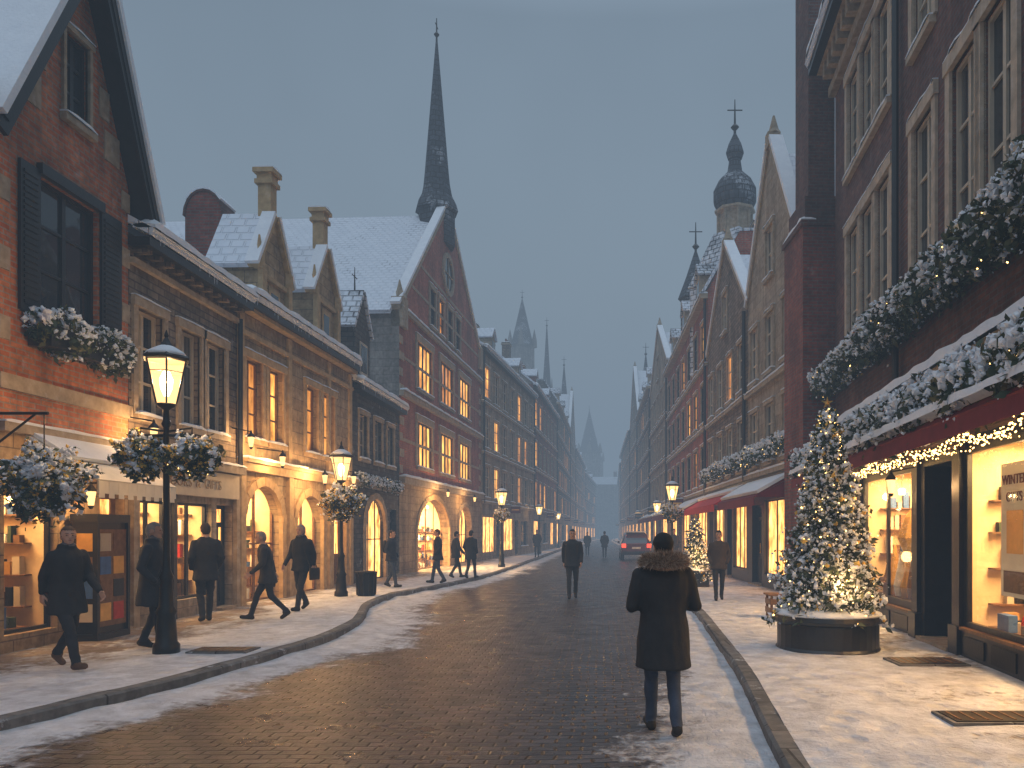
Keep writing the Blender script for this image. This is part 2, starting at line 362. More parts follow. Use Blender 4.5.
            G.box(u0+ft,u1-ft,-d-.01,-d+.05,z0,z0+ft,fm); G.box(u0+ft,u1-ft,-d-.01,-d+.05,z1-ft,z1,fm)
            mw=o.get('mw',.018)
            for i in range(1,nx):
                x=u0+(u1-u0)*i/nx; w2=mw*(2.0 if nx==2 or (nx==4 and i==2) else 1); G.box(x-w2,x+w2,-d-.008,-d+.035,z0+ft,z1-ft,fm)
            for i in range(1,nz):
                x=z0+(z1-z0)*i/nz; G.box(u0+ft,u1-ft,-d-.006,-d+.03,x-mw,x+mw,fm)
        if o.get('sill',1) and k in('win','lit','glow','cur'):
            T.box(u0-.09,u1+.09,-.03,.1,z0-.1,z0,tm); s['snow'].snow(u0-.09,u1+.09,-.02,.11,z0,.06)
        sw=o.get('sur',0)
        if sw and not arch:
            T.box(u0-sw,u0,-.03,.045,z0,z1,tm); T.box(u1,u1+sw,-.03,.045,z0,z1,tm); T.box(u0-sw-.02,u1+sw+.02,-.03,.07,z1,z1+sw*1.3,tm)
            s['snow'].snow(u0-sw-.02,u1+sw+.02,-.0,.075,z1+sw*1.3,.035)
        if k=='shop': s.room(o)
    def room(s,o):
        (u0,u1),(z0,z1)=o['u'],o['z']; d=o.get('d',.16); D=o.get('room',1.5); I=s['shop_interior']; e=.05
        zf=min(z0,.3); zc=z1+.1
        I.poly([(u0-e,-d-D,zf),(u1+e,-d-D,zf),(u1+e,-d-D,zc),(u0-e,-d-D,zc)],'shopwall')
        for u in (u0-e,u1+e): I.poly([(u,-d-.01,zf),(u,-d-D,zf),(u,-d-D,zc),(u,-d-.01,zc)],'shopwall')
        I.poly([(u0-e,-d-.01,zf),(u1+e,-d-.01,zf),(u1+e,-d-D,zf),(u0-e,-d-D,zf)],'shopfloor')
        I.poly([(u0-e,-d-.01,zc),(u1+e,-d-.01,zc),(u1+e,-d-D,zc),(u0-e,-d-D,zc)],'shopwall')
        R=random.Random(int(u0*100)+int(z1*10))
        for (w,zb,zt_) in ((-d-.35,z0+.02,.34),(-d-.75,z0+.38,.34),(-d-D+.15,z0+.85,.38),(-d-D+.15,z0+1.35,.36)):
            if w<-d-D: continue
            I.box(u0+.05,u1-.05,w-.14,w+.14,zb-.03,zb,'wood'); u=u0+.1
            while u<u1-.25:
                wd=R.uniform(.05,.16); h=R.uniform(.10,zt_*.95); g=R.choice(GOODS)
                t=R.random()
                if t<.45: I.box(u,u+wd,w-.08,w+.07,zb,zb+h,g)
                elif t<.8: I.lathe(u+wd/2,w,[(wd*.3,zb),(wd*.5,zb+h*.35),(wd*.35,zb+h*.7),(wd*.15,zb+h*.85),(wd*.2,zb+h)],g,8)
                else: I.lathe(u+wd/2,w,[(wd*.45,zb),(wd*.3,zb+h*.5),(.01,zb+h)],g,8)
                u+=wd+R.uniform(.02,.08)
        for (ue,sg) in ((u0-e,1),(u1+e,-1)):
            for zb in (z0+.3,z0+.75,z0+1.2,z0+1.6):
                a0,a1=sorted((ue,ue+sg*.16)); I.box(a0,a1,-d-D+.3,-d-.25,zb-.02,zb,'wood'); w=-d-D+.35
                while w<-d-.4:
                    wd=R.uniform(.04,.11); h=R.uniform(.1,.32); a0,a1=sorted((ue+sg*.03,ue+sg*.13)); I.box(a0,a1,w,w+wd,zb,zb+h,R.choice(GOODS)); w+=wd+.03
        for i in range(max(1,int((u1-u0)/.8))):
            uu=u0+(i+.5)*(u1-u0)/max(1,int((u1-u0)/.8)); I.lathe(uu,-d-.5,[(.03,zc-.3),(.07,zc-.33),(.05,zc-.42)],'bulb_core',8); I.tube((uu,-d-.5,zc),(uu,-d-.5,zc-.3),.006,.006,'black',5)
        c=s.fr((u0+u1)/2,-d-D*.45,zc-.06)
        light('shop_light','AREA',c,1.25*o.get('pw',50)*(u1-u0)*.5,(1,.58,.23),(u1-u0)*.8,s.root,(0,0,math.atan2(s.fr.t.y,s.fr.t.x)),D*.6)
    def eaveroof(s,ze,zr,dr,mat='roof',ov=.3,th=.12,u0=None,u1=None):
        u0=-.02 if u0 is None else u0; u1=s.L+.02 if u1 is None else u1
        R=s['roof']; sl=(zr-ze)/dr
        R.slabW((ov,ze-ov*sl),(-dr,zr),u0,u1,th,mat); R.slabW((-dr,zr),(-2*dr,ze),u0,u1,th,mat)
        for u in (u0+.05,u1-.05): s['walls'].poly([(u,0,ze-.05),(u,-dr,zr),(u,-2*dr,ze-.05)],'stone_grey')
        if ov>.1:
            s['trim'].box(u0,u1,.0,ov-.02,ze-.16-ov*sl,ze-.02-ov*sl,'black')
            s['snow'].snow(u0,u1,ov-.3,ov+.06,ze-ov*sl+th,.16)
            i=u0+.1
            while i<u1-.1:
                l=random.uniform(.05,.22); zz=ze-ov*sl+.06; s['icicles'].tube((i,ov+.03,zz),(i,ov+.03,zz-l),.011,.001,'snow',5); i+=random.uniform(.08,.35)
    def gableroof(s,eL,um,zp,eR,mat='roof',over=.12,th=.12,back=None):
        R=s['roof']; D=back or s.depth
        def ext(a,b,k):
            d=Vector((a[0]-b[0],a[1]-b[1])).normalized(); return (a[0]+d.x*k,a[1]+d.y*k)
        R.slabU(ext((0,eL),(um,zp),over),(um,zp),-D,-.25,th,mat); R.slabU(ext((s.L,eR),(um,zp),over),(um,zp),-D,-.25,th,mat)
    def coping(s,eL,um,zp,eR,mat='trim',w0=-.26,w1=.06,th=.18,sn=True):
        T=s['trim']
        for a,b in (((0,eL),(um,zp)),((s.L,eR),(um,zp))):
            T.slabU(a,b,w0,w1,th,mat)
            if sn:
                S=s['snow']; d=Vector((b[0]-a[0],b[1]-a[1])); n=Vector((-d.y,d.x)).normalized(); n=n if n.y>0 else -n
                S.slabU((a[0]+n.x*th*1.02,a[1]+n.y*th*1.02),(b[0]+n.x*th*1.02,b[1]+n.y*th*1.02),w0-.02,w1+.03,.11,'snow')
    def chimney(s,u,w,z0,z1,a=.5,b=.4,mat='brick_dark',pots=2):
        C=s['chimney']; C.box(u-a/2,u+a/2,w-b/2,w+b/2,z0,z1,mat); C.box(u-a/2-.06,u+a/2+.06,w-b/2-.06,w+b/2+.06,z1,z1+.1,'trim'); C.box(u-a/2-.03,u+a/2+.03,w-b/2-.03,w+b/2+.03,z1+.1,z1+.2,mat)
        s['snow'].snow(u-a/2-.03,u+a/2+.03,w-b/2-.03,w+b/2+.03,z1+.2,.08)
        for i in range(pots): x=u-a/2+(i+.5)*a/pots; C.lathe(x,w,[(.09,z1+.2),(.07,z1+.5),(.09,z1+.52)],'brick_maroon',8)
    def hangsign(s,u,z,m='black',w=.6,h=.4):
        q=s['projecting_sign']; q.box(u-.025,u+.025,.18,.18+w,z,z+h,m); q.box(u-.03,u+.03,.26,.10+w,z+h*.42,z+h*.58,'gold'); q.tube((u,0,z+h+.08),(u,.22+w,z+h+.08),.015,.015,'iron',6); s['snow'].snow(u-.04,u+.04,.18,.18+w,z+h,.04)
    def finish(s):
        for p in s.parts.values(): p.finish()
def O(u0,u1,z0,z1,k='win',**kw): d=dict(u=(u0,u1),z=(z0,z1),k=k); d.update(kw); return d

# ---- L0 neighbour house (mostly out of frame)
b=Bld('brick_house',(-7.7,3.5),(-7.7,9.68),'L')
b.facade([(0,7.3,'brick_red')],7.3,[O(.6,2.6,.6,2.7,'shoplit',n=(3,2)),O(3.6,4.6,.12,2.6,'door'),O(1,2,3.8,5.3,sur=.12),O(3.6,4.6,3.8,5.3,sur=.12)]); b.shell(7.3,7.3,'brick_red'); b.eaveroof(7.3,8.6,3,ov=.04); b.finish()
# ---- L1
b=Bld('gabled_brick_house',(-7.7,9.7),(-7.7,12.4),'L',7)
g=(7.3,1.5,10.3,7.3)
b.facade([(0,3.0,'stone_gold'),(3.0,11,'brick_red')],10.3,[O(.72,1.95,4.72,6.6,'win',n=(2,3),fm='black',sur=.0,d=.12,tm='black'),
  O(1.22,1.72,7.7,8.95,'win',n=(2,3),fm='black',tm='trim',sur=.06,d=.1),O(.12,1.1,.35,2.45,'shop',n=(1,1),pw=140),O(2.0,2.62,.12,2.3,'litdoor',dm='wood')],g)
b.shell(7.3,7.3,'brick_red')
b.gableroof(*g,mat='roof_hi',over=.75)
T=b['trim']
for a,c in (((0,7.3),(1.5,10.3)),((2.7,7.3),(1.5,10.3))):
    d=Vector((a[0]-c[0],a[1]-c[1])).normalized(); a2=(a[0]+d.x*.55,a[1]+d.y*.55); n=Vector((-d.y,d.x)); n=n if n.y>0 else -n
    T.slabU(a2,c,-.3,.36,.10,'black'); T.slabU((a2[0],a2[1]-.18),(c[0],c[1]-.22),.28,.34,.18,'black')
    b['snow'].slabU((a2[0]+n.x*.102,a2[1]+n.y*.102),(c[0]+n.x*.102,c[1]+n.y*.102),-.5,.40,.09,'snow')
T.box(-.02,2.72,0,.07,3.55,3.75,'trim'); T.box(-.02,2.72,0,.12,3.0,3.12,'trim'); b['snow'].snow(0,2.7,0,.12,3.12,.04)
for z in (4.2,5.1,6.0,6.9):
    for u in (0,2.52): T.box(u,u+.2,-.01,.02,z,z+.3,'trim')
for z in (7.5,8.1): T.box(.35 if z<8 else .62,.75 if z<8 else .85,0,.02,z,z+.45,'trim'); T.box(2.1 if z<8 else 1.98,2.45 if z<8 else 2.2,0,.02,z,z+.45,'trim')
for (a,c) in ((.34,.70),(1.98,2.46)):
    b['shutters'].box(a,c,.01,.05,4.65,6.65,'black')
    for i in range(22): z=4.75+i*.083; b['shutters'].box(a+.05,c-.05,.05,.068,z,z+.045,'black')
T.box(.68,2.0,0,.09,6.6,6.75,'black')
b['window_box'].box(.5,2.3,.02,.34,4.2,4.5,'black')
garland('window_box_plants',b.fr,.4,2.3,.2,4.5,.27,1900,b.root,0,.45)
A=b['awning']; A.slabW((1.0,2.38),(.02,2.98),.45,2.3,.03,'cream_cloth'); A.box(.45,2.3,.99,1.005,2.22,2.39,'cream_cloth')
for i in range(9): A.box(.45+i*.21,.57+i*.21,1.006,1.01,2.16,2.38,'cream_cloth')
A.tube((.5,.0,2.3),(.5,.95,2.36),.012,.012,'iron'); A.tube((2.25,.0,2.3),(2.25,.95,2.36),.012,.012,'iron')
b['snow'].slabW((.6,2.68),(.05,3.015),.48,2.27,.05,'snow')
b.finish()
added_wall_lamp(-7.25,12.35,3.3,100,-7.7); added_wall_lamp(-7.3,10.9,2.2,55,-7.7)
C=MB('display_cabinet',None,None,loc=Vector((-7.32,11.3,.12)))
C.box(-.3,.1,-.38,.38,0,.1,'black');C.box(-.3,.1,-.38,.38,1.72,1.84,'black')
for y in (-.38,.33): C.box(.03,.1,y,y+.05,.1,1.72,'black')
C.box(-.3,.05,-.36,.36,.1,1.72,'black'); C.box(.051,.07,-.33,.33,.2,1.62,'wood')
for i in range(4):
    for j in range(2): C.box(.071,.078,-.28+j*.3,-.04+j*.3,.28+i*.34,.54+i*.34,GOODS[(i*3+j*2)%8])
for i in range(4): C.box(-.2,0.03,-.383,-.381,.28+i*.34,.54+i*.34,GOODS[(i*5+1)%8])
C.finish()
# ---- L2
b=Bld('stone_shop_building',(-7.7,12.41),(-7.7,16.1),'L',7)
b.facade([(0,3.0,'stone_beige'),(3.0,6.6,'stone_brown')],6.6,[O(.2,.95,3.65,5.45,'win',n=(2,3),fm='cream',sur=.12),O(1.5,2.2,3.65,5.45,'cur',n=(2,3),fm='cream',sur=.12),O(2.4,3.15,3.65,5.45,'win',n=(2,3),fm='cream',sur=.12),
  O(.2,1.2,.45,2.25,'shop',n=(2,1),pw=120),O(1.35,2.65,.45,2.25,'shop',n=(2,1),pw=120),O(2.85,3.5,.12,2.25,'litdoor',dm='black')])
b.shell(6.6,6.6,'stone_brown'); b.eaveroof(6.75,8.0,2.3,'roof_hi',.38)
T=b['trim']; T.box(0,3.68,0,.22,2.9,3.05,'trim'); T.box(.1,3.6,0,.1,2.38,2.88,'cream'); T.box(0,3.68,0,.1,6.1,6.2,'trim'); b['snow'].snow(0,3.68,0,.23,3.05,.05)
for i in range(11): T.box(.1+i*.33,.22+i*.33,0,.26,6.3,6.5,'stone_brown')
T.box(0,.16,0,.09,.1,2.9,'trim'); T.box(3.52,3.68,0,.09,.1,2.9,'trim'); T.box(1.22,1.33,0,.06,.1,2.38,'black')
T.tube((3.66,.1,3.05),(3.66,.1,6.2),.05,.05,'black')
b.finish()
def text(name,body,loc,size,rot,mat,parent):
    c=bpy.data.curves.new(name,'FONT'); c.body=body; c.size=size; c.extrude=.004; c.align_x='CENTER'; c.align_y='CENTER'
    o=link(bpy.data.objects.new(name,c)); o.location=loc; o.rotation_euler=rot; c.materials.append(M[mat]); o.parent=parent; return o
text('sign_text','BOOKS  &  GIFTS',b.fr(1.85,.11,2.62),.26,(math.pi/2,0,math.pi/2),'wood',b.root)
added_wall_lamp(-7.3,15.9,3.6,70,-7.7)
ch=Bld('round_topped_chimney',(-9.2,18.5),(-9.2,19.2),'L',.85)
c=ch['stack']; c.box(0,.7,-.9,0,6.5,9.4,'brick_maroon')
n=10; A=[(0,-.45-.45*math.cos(math.pi*i/n),9.4+.6*math.sin(math.pi*i/n)) for i in range(n+1)]; B=[(.7,p[1],p[2]) for p in A]; c.hexa(A,B,'brick_maroon')
for i in range(n):
    f=lambda q,e:(q,-.45-(.45+e)*math.cos(math.pi*i/n),9.4+(.6+e)*math.sin(math.pi*i/n)); h=lambda q,e:(q,-.45-(.45+e)*math.cos(math.pi*(i+1)/n),9.4+(.6+e)*math.sin(math.pi*(i+1)/n))
    c.hexa([f(-.03,.003),h(-.03,.003),h(-.03,.05),f(-.03,.05)],[f(.73,.003),h(.73,.003),h(.73,.05),f(.73,.05)],'brick_dark')
    if 2<=i<=7: c.hexa([f(-.04,.052),h(-.04,.052),h(-.04,.10),f(-.04,.10)],[f(.74,.052),h(.74,.052),h(.74,.10),f(.74,.10)],'snow')
ch.finish()
# ---- L3 golden
b=Bld('golden_stone_building',(-7.7,16.11),(-7.5,22.9),'L',7)
wk=dict(n=(2,3),fm='wood',sur=.13,tm='trim_gold')
b.facade([(0,6.8,'stone_gold')],6.8,[O(.35,1.1,3.75,5.5,'glow',**wk),O(1.4,2.15,3.75,5.5,'lit',**wk),O(3.5,4.25,3.75,5.5,'glow',**wk),O(4.6,5.4,3.75,5.5,'glow',**wk),
 O(.3,2.1,.12,2.75,'shop',n=(2,2),arch=.85,fm='wood',tm='trim_gold',pw=200,room=2.,d=.25),O(2.9,4.6,.12,2.65,'shop',n=(2,2),arch=.8,fm='wood',tm='trim_gold',pw=170,room=2.,d=.25),O(5.3,6.3,.12,2.5,'litdoor',arch=.5,tm='trim_gold',dm='wood')])
b.shell(6.8,6.8,'stone_gold'); b.eaveroof(6.85,8.2,2.6,'roof_hi',.3)
T=b['trim']
for (z0,z1,w) in ((3.02,3.2,.16),(3.2,3.28,.24),(5.95,6.05,.08),(6.45,6.62,.2)): T.box(0,b.L,0,w,z0,z1,'trim_gold')
b['snow'].snow(0,b.L,.0,.25,3.28,.06)
for u in (0,2.35,4.85,6.5): T.box(u,u+.22,0,.1,.1,3.02,'trim_gold'); T.box(u+.02,u+.2,0,.07,3.3,6.4,'trim_gold')
for (uc,hw,zp) in ((1.6,.72,9.0),(4.7,.78,9.4)):
    D=b['dormer']; z0=6.62; ze=zp-1.0; dp=-1.0
    D.hexa([(uc-hw,.04,z0),(uc+hw,.04,z0),(uc+hw,.04,ze-.3),(uc,.04,zp),(uc-hw,.04,ze-.3)],[(uc-hw,dp,z0),(uc+hw,dp,z0),(uc+hw,dp,ze-.3),(uc,dp,zp),(uc-hw,dp,ze-.3)],'stone_gold')
    for s_ in (-1,1):
        a=(uc+s_*(hw+.12),ze-.42); c=(uc,zp+.02)
        D.slabU(a,c,dp-.1,-.12,.12,'roof_hi'); D.slabU(a,c,-.12,.14,.10,'trim_gold')
        dd=Vector((c[0]-a[0],c[1]-a[1])).normalized(); nn=Vector((-dd.y,dd.x)); nn=nn if nn.y>0 else -nn
        b['snow'].slabU((a[0]+nn.x*.102,a[1]+nn.y*.102),(c[0]+nn.x*.102,c[1]+nn.y*.102),-.15,.16,.08,'snow')
        D.box(uc+s_*hw*.92-.1,uc+s_*hw*.92+.1,.04,.16,z0,ze-.42,'trim_gold'); D.lathe(uc+s_*hw*1.0,.06,[(.12,ze-.42),(.12,ze-.1),(.05,ze+.1),(.02,ze+.35)],'trim_gold',6)
    D.box(uc-hw,uc+hw,.04,.12,ze-.55,ze-.45,'trim_gold')
    D.box(uc-.28,uc+.28,.05,.075,z0+.15,ze-.65,'trim_gold'); D.box(uc-.18,uc+.18,.076,.08,z0+.25,ze-.78,'gd')
    D.box(uc-.15,uc+.15,-.25,.05,zp-.35,zp+.75,'trim_gold'); D.box(uc-.21,uc+.21,-.31,.11,zp+.75,zp+.85,'trim_gold'); D.box(uc-.17,uc+.17,-.27,.07,zp+.85,zp+1.0,'trim_gold'); D.box(uc-.24,uc+.24,-.34,.14,zp+1.0,zp+1.1,'trim_gold')
    b['snow'].snow(uc-.22,uc+.22,-.32,.12,zp+1.1,.08)
b.finish()
added_wall_lamp(-6.95,19.2,3.05,220,-7.6); added_wall_lamp(-7.1,17.0,3.3,130,-7.7); added_wall_lamp(-7.0,21.6,3.2,100,-7.5)
# ---- L4 dark stone with small tower
b=Bld('dark_stone_house',(-7.5,22.91),(-7.42,27.95),'L',8)
b.facade([(0,6.2,'stone_dark')],6.2,[O(.7,1.5,4,5.4,'win',fm='cream',sur=.1),O(2.2,3,4,5.4,'win',fm='cream',sur=.1),O(3.6,4.4,4,5.4,'win',fm='cream',sur=.1),O(1.3,3.4,.12,2.8,'shoplit',arch=1.0,n=(3,2)),O(4,4.8,.12,2.5,'door',dm='black')])
b.shell(6.2,6.2,'stone_dark'); b.eaveroof(6.4,8.6,3.2,'roof_hi',.35); b['trim'].box(0,b.L,0,.15,3.1,3.25,'trim'); b['snow'].snow(0,b.L,0,.16,3.25,.08)
D=b['turret']; D.box(.2,1.6,-1.8,.05,6.2,8.0,'stone_dark')
for s_ in (-1,1): D.slabU((.9+s_*.85,7.9),(.9,9.2),-1.9,.12,.1,'slate')
D.hexa([(.2,.04,8),(1.6,.04,8),(.9,.04,9.15)],[(.2,-1.8,8),(1.6,-1.8,8),(.9,-1.8,9.15)],'stone_dark'); D.tube((.9,-.2,9.2),(.9,-.2,10.0),.03,.01,'iron'); D.tube((.7,-.2,9.7),(1.1,-.2,9.7),.015,.015,'iron')
D.box(.55,1.25,.06,.09,6.6,7.6,'cream'); D.box(.62,1.18,.091,.1,6.68,7.52,'gd')
garland('ledge_garland',b.fr,.2,4.8,.1,3.35,.18,400,b.root,.01)
b.finish()
# ---- L5 big red gable with spire
b=Bld('gabled_brick_hall_with_spire',(-7.4,28),(-6.6,42),'L',16)
g=(9.9,6.9,16.6,11.2); wk=dict(n=(4,2),fm='black',sur=.22,mw=.04,tm='trim',d=.1)
ops=[O(a,c,4.3,6.1,'lit',**wk) for a,c in ((2.2,4.3),(5.6,7.9),(9.1,11.3))]+[O(a,c,7.4,9.3,k,**wk) for a,c,k in ((2.2,4.3,'lit'),(5.6,7.9,'glow'),(9.1,11.3,'lit'))]
ops+=[O(u,u+.85,10.4,12.0,'glow' if i==1 else 'win',n=(2,3),sur=.15,d=.1) for i,u in enumerate((4.0,5.4,6.9,8.4))]
ops+=[O(2.2,7.2,.12,3.1,'shop',n=(4,2),arch=1.5,d=.4,pw=600,room=3,tm='trim_gold',fm='wood'),O(9.0,11.6,.12,3.0,'shoplit',n=(3,2),arch=.9,d=.3)]
b.facade([(0,3.6,'stone_gold'),(3.6,18,'brick_hall')],16.6,ops,g); b.shell(9.9,11.2,'stone_grey'); b.gableroof(9.9,6.9,16.1,11.2,'roof',.3,.15); b.coping(*g,th=.22)
T=b['trim']
for (z0,z1,w) in ((3.5,3.75,.22),(6.75,6.95,.18),(9.9,10.05,.12)): T.box(0,b.L,0,w,z0,z1,'trim'); b['snow'].snow(0,b.L,0,w+.03,z1,.1,.4)
for z in (5.1,8.2,11.2,12.4):
    a=0 if z<9.9 else (z-9.9)*6.9/6.7; c=b.L if z<11 else b.L-(z-11.2)*7.1/5.4
    T.box(a+.2,c-.2,0,.02,z,z+.12,'trim')
for i in range(10):
    for u in (0,b.L-.5): T.box(u,u+.35+.15*(i%2),0,.03,3.9+i*.6,4.2+i*.6,'trim')
uc,zc,r=6.9,13.5,.75; n=24
for i in range(n):
    a0,a1=2*math.pi*i/n,2*math.pi*(i+1)/n; P=lambda a,rr,w:(uc+rr*math.cos(a),w,zc+rr*math.sin(a))
    T.hexa([P(a0,r,.01),P(a1,r,.01),P(a1,r+.22,.01),P(a0,r+.22,.01)],[P(a0,r,.1),P(a1,r,.1),P(a1,r+.22,.1),P(a0,r+.22,.1)],'trim')
b['windows'].poly([(uc+r*math.cos(2*math.pi*i/n),.03,zc+r*math.sin(2*math.pi*i/n)) for i in range(n)],'gd')
for a in (0,math.pi/2): b['windows'].tube((uc-r*math.cos(a),.05,zc-r*math.sin(a)),(uc+r*math.cos(a),.05,zc+r*math.sin(a)),.03,.03,'trim')
for u,ze in ((0.3,9.9),(13.7,11.2)): T.box(u-.3,u+.3,-.3,.15,ze-.6,ze+.5,'trim'); T.lathe(u,-.08,[(.3,ze+.5),(.12,ze+.8),(.02,ze+1.2)],'trim',4)
S=b['spire']; su,sw=6.9,-.5
S.lathe(su,sw,[(.85,14.8),(.85,16.3),(1.0,16.4),(.92,16.7),(.72,17.1),(.62,17.6),(.56,18.2),(.05,24.2)],'slate_dark',8)
S.tube((su,sw,24.1),(su,sw,25.3),.05,.02,'iron'); S.lathe(su,sw,[(.02,24.4),(.13,24.55),(.02,24.7)],'iron',8); S.tube((su-.22,sw,24.95),(su+.22,sw,24.95),.02,.02,'iron')
b.finish()
added_wall_lamp(-6.4,32,3.3,190,-7.1); added_wall_lamp(-6.1,37,3.3,170,-6.9)
# ---- generic auto buildings
def auto(name,p0,p1,side,h,wall,floors,bays,gf='stone_beige',roof='eave',lit=.25,shop=.8,depth=9,ridge=2.2,fh0=3.3,awn=0,tm='trim',seed=1,zp=None,band=True,garl=0,chim=2,rm='roof'):
    R=random.Random(seed); b=Bld(name,p0,p1,side,depth); L_=b.L; ops=[]
    fh=(h-fh0-.3)/floors; bw=L_/bays
    for f in range(floors):
        z0=fh0+.35+f*fh; z1=z0+fh*.64
        for i in range(bays):
            k='lit' if R.random()<lit*.6 else 'glow' if R.random()<lit*.6 else 'cur' if R.random()<.3 else 'win'
            ops.append(O(i*bw+bw*.25,i*bw+bw*.75,z0,z1,k,n=(2,3),fm='cream' if seed%3 else 'black',sur=.08,tm=tm,mw=.02,d=.06,ft=.04))
    nb=max(1,bays//2); sb=L_/nb
    for i in range(nb):
        if R.random()<shop: ops.append(O(i*sb+.25,i*sb+sb*.62,.5,2.6,'shoplit',n=(3,1),d=.12)); ops.append(O(i*sb+sb*.68,i*sb+sb*.9,.12,2.5,'litdoor' if R.random()<.5 else 'door',dm='black'))
        else: ops.append(O(i*sb+.4,i*sb+sb*.5,.7,2.5,'win',n=(2,2)))
    if roof=='gable':
        um=L_/2; g=(h,um,zp,h); ops.append(O(um-bw*.22,um+bw*.22,h+.15,h+.15+fh*.55,'win',n=(2,2),fm='cream',sur=.1,tm=tm,d=.06))
        b.facade([(0,fh0,gf),(fh0,zp+.1,wall)],zp,ops,g); b.shell(h,h,wall); b.gableroof(h,um,zp-.35,h,rm,.15); b.coping(*g,mat=tm)
        b['trim'].box(um-.15,um+.15,-.25,.1,zp-.1,zp+.3,tm); b['trim'].lathe(um,-.1,[(.2,zp+.3),(.14,zp+.4),(.03,zp+.8)],tm,6)
    else:
        b.facade([(0,fh0,gf),(fh0,h,wall)],h,ops); b.shell(h,h,wall)
        if roof=='mansard':
            b['roof'].slabW((.2,h),(-1.3,h+ridge),0,L_,.12,rm); b['roof'].slabW((-1.3,h+ridge),(-depth,h+ridge+.3),0,L_,.12,rm)
            for u in(0.03,L_-.03): b['walls'].poly([(u,0.1,h),(u,-1.3,h+ridge),(u,-depth,h+ridge+.3),(u,-depth,h)],wall)
            for i in range(max(1,bays//2)):
                u=(i+.5)*L_/max(1,bays//2); b['dormers'].box(u-.5,u+.5,-1.3,.02,h+.2,h+1.5,tm); b['dormers'].box(u-.33,u+.33,.021,.03,h+.4,h+1.35,'gd')
                for s_ in(-1,1): b['dormers'].slabU((u+s_*.65,h+1.45),(u,h+2.1),-1.4,.12,.08,rm)
                b['dormers'].hexa([(u-.5,.01,h+1.5),(u+.5,.01,h+1.5),(u,.01,h+2.05)],[(u-.5,-1.2,h+1.5),(u+.5,-1.2,h+1.5),(u,-1.2,h+2.05)],tm)
            b['trim'].box(0,L_,0,.3,h-.15,h+.05,tm); b['snow'].snow(0,L_,0,.32,h+.05,.12,.3)
        else:
            b.eaveroof(h+.1,h+.1+ridge,3.2,rm,.3)
            for i in range(bays//3):
                u=(i+.5)*L_/(bays//3)
                b['dormers'].box(u-.5,u+.5,-1.6,-.3,h+.1,h+1.4,wall); b['dormers'].box(u-.33,u+.33,-.299,-.28,h+.5,h+1.25,'gd')
                for s_ in(-1,1): b['dormers'].slabU((u+s_*.65,h+1.35),(u,h+2.0),-2.4,-.2,.1,rm)
                b['dormers'].hexa([(u-.5,-.31,h+1.4),(u+.5,-.31,h+1.4),(u,-.31,h+1.95)],[(u-.5,-2,h+1.4),(u+.5,-2,h+1.4),(u,-2,h+1.95)],wall)
    if band:
        for f in range(floors): z=fh0+f*fh; b['trim'].box(0,L_,0,.12,z,z+.12,tm); b['snow'].snow(0,L_,0,.13,z+.12,.06,.4)
    b['drainpipe'].tube((.15,.1,fh0),(.15,.1,h-.1),.06,.06,'black')
    if not garl: b.hangsign(L_*.42,2.9,R.choice(['black','maroonp']),.65,.45)
    for i in range(chim): b.chimney(L_*(i+.5)/chim+R.uniform(-.8,.8),-2.8 if roof!='gable' else -4,h,h+ridge+1.4 if roof!='gable' else zp+.8,.9,.6,R.choice(['brick_dark','brick_maroon','stone_brown']))
    if awn:
        A=b['awning']; m={1:'red_cloth',2:'maroon_cloth'}.get(awn,'maroon_cloth'); A.slabW((1.0,2.55),(.02,3.1),.3,L_-.3,.03,m); A.box(.3,L_-.3,1.0,1.015,2.35,2.56,m)
        A.hexa([(.301,.02,2.56),(.301,.99,2.56),(.301,.02,3.08)],[(.31,.02,2.56),(.31,.99,2.56),(.31,.02,3.08)],m)
        b['snow'].slabW((.9 if awn>1 else .45,2.66 if awn>1 else 2.93),(.05,3.14),.32,L_-.32,.08,'snow')
    if garl: garland('ledge_garland',b.fr,.1,L_-.1,.2,garl,.24,520,b.root,.02)
    b.finish(); return b
auto('beige_stone_terrace',(-6.55,42.1),(-5.05,58),'L',12,'stone_beige',3,7,gf='stone_beige',seed=2,chim=3,ridge=2.0,lit=.35,rm='roof')
auto('brick_terrace',(-5.1,58.1),(-4.3,75),'L',13.0,'brick_maroon',3,6,gf='stone_grey',seed=4,chim=2,lit=.3,ridge=2.6)
auto('dark_brick_terrace',(-4.3,75.1),(-3.9,98),'L',14.5,'stone_dark',4,7,seed=5,chim=3,lit=.3,roof='mansard',rm='slate')
auto('grey_gabled_terrace',(-3.9,98.1),(-3.7,112),'L',14.5,'stone_grey',4,5,seed=7,chim=1,lit=.2,roof='gable',zp=21)
auto('grey_stone_terrace',(-3.7,112.1),(-2.9,145),'L',14,'stone_grey',4,8,seed=7,chim=3,lit=.2)
auto('brick_terrace',(-2.9,145.1),(-1.0,185),'L',13,'brick_dark',4,8,seed=8,chim=3,lit=.2)
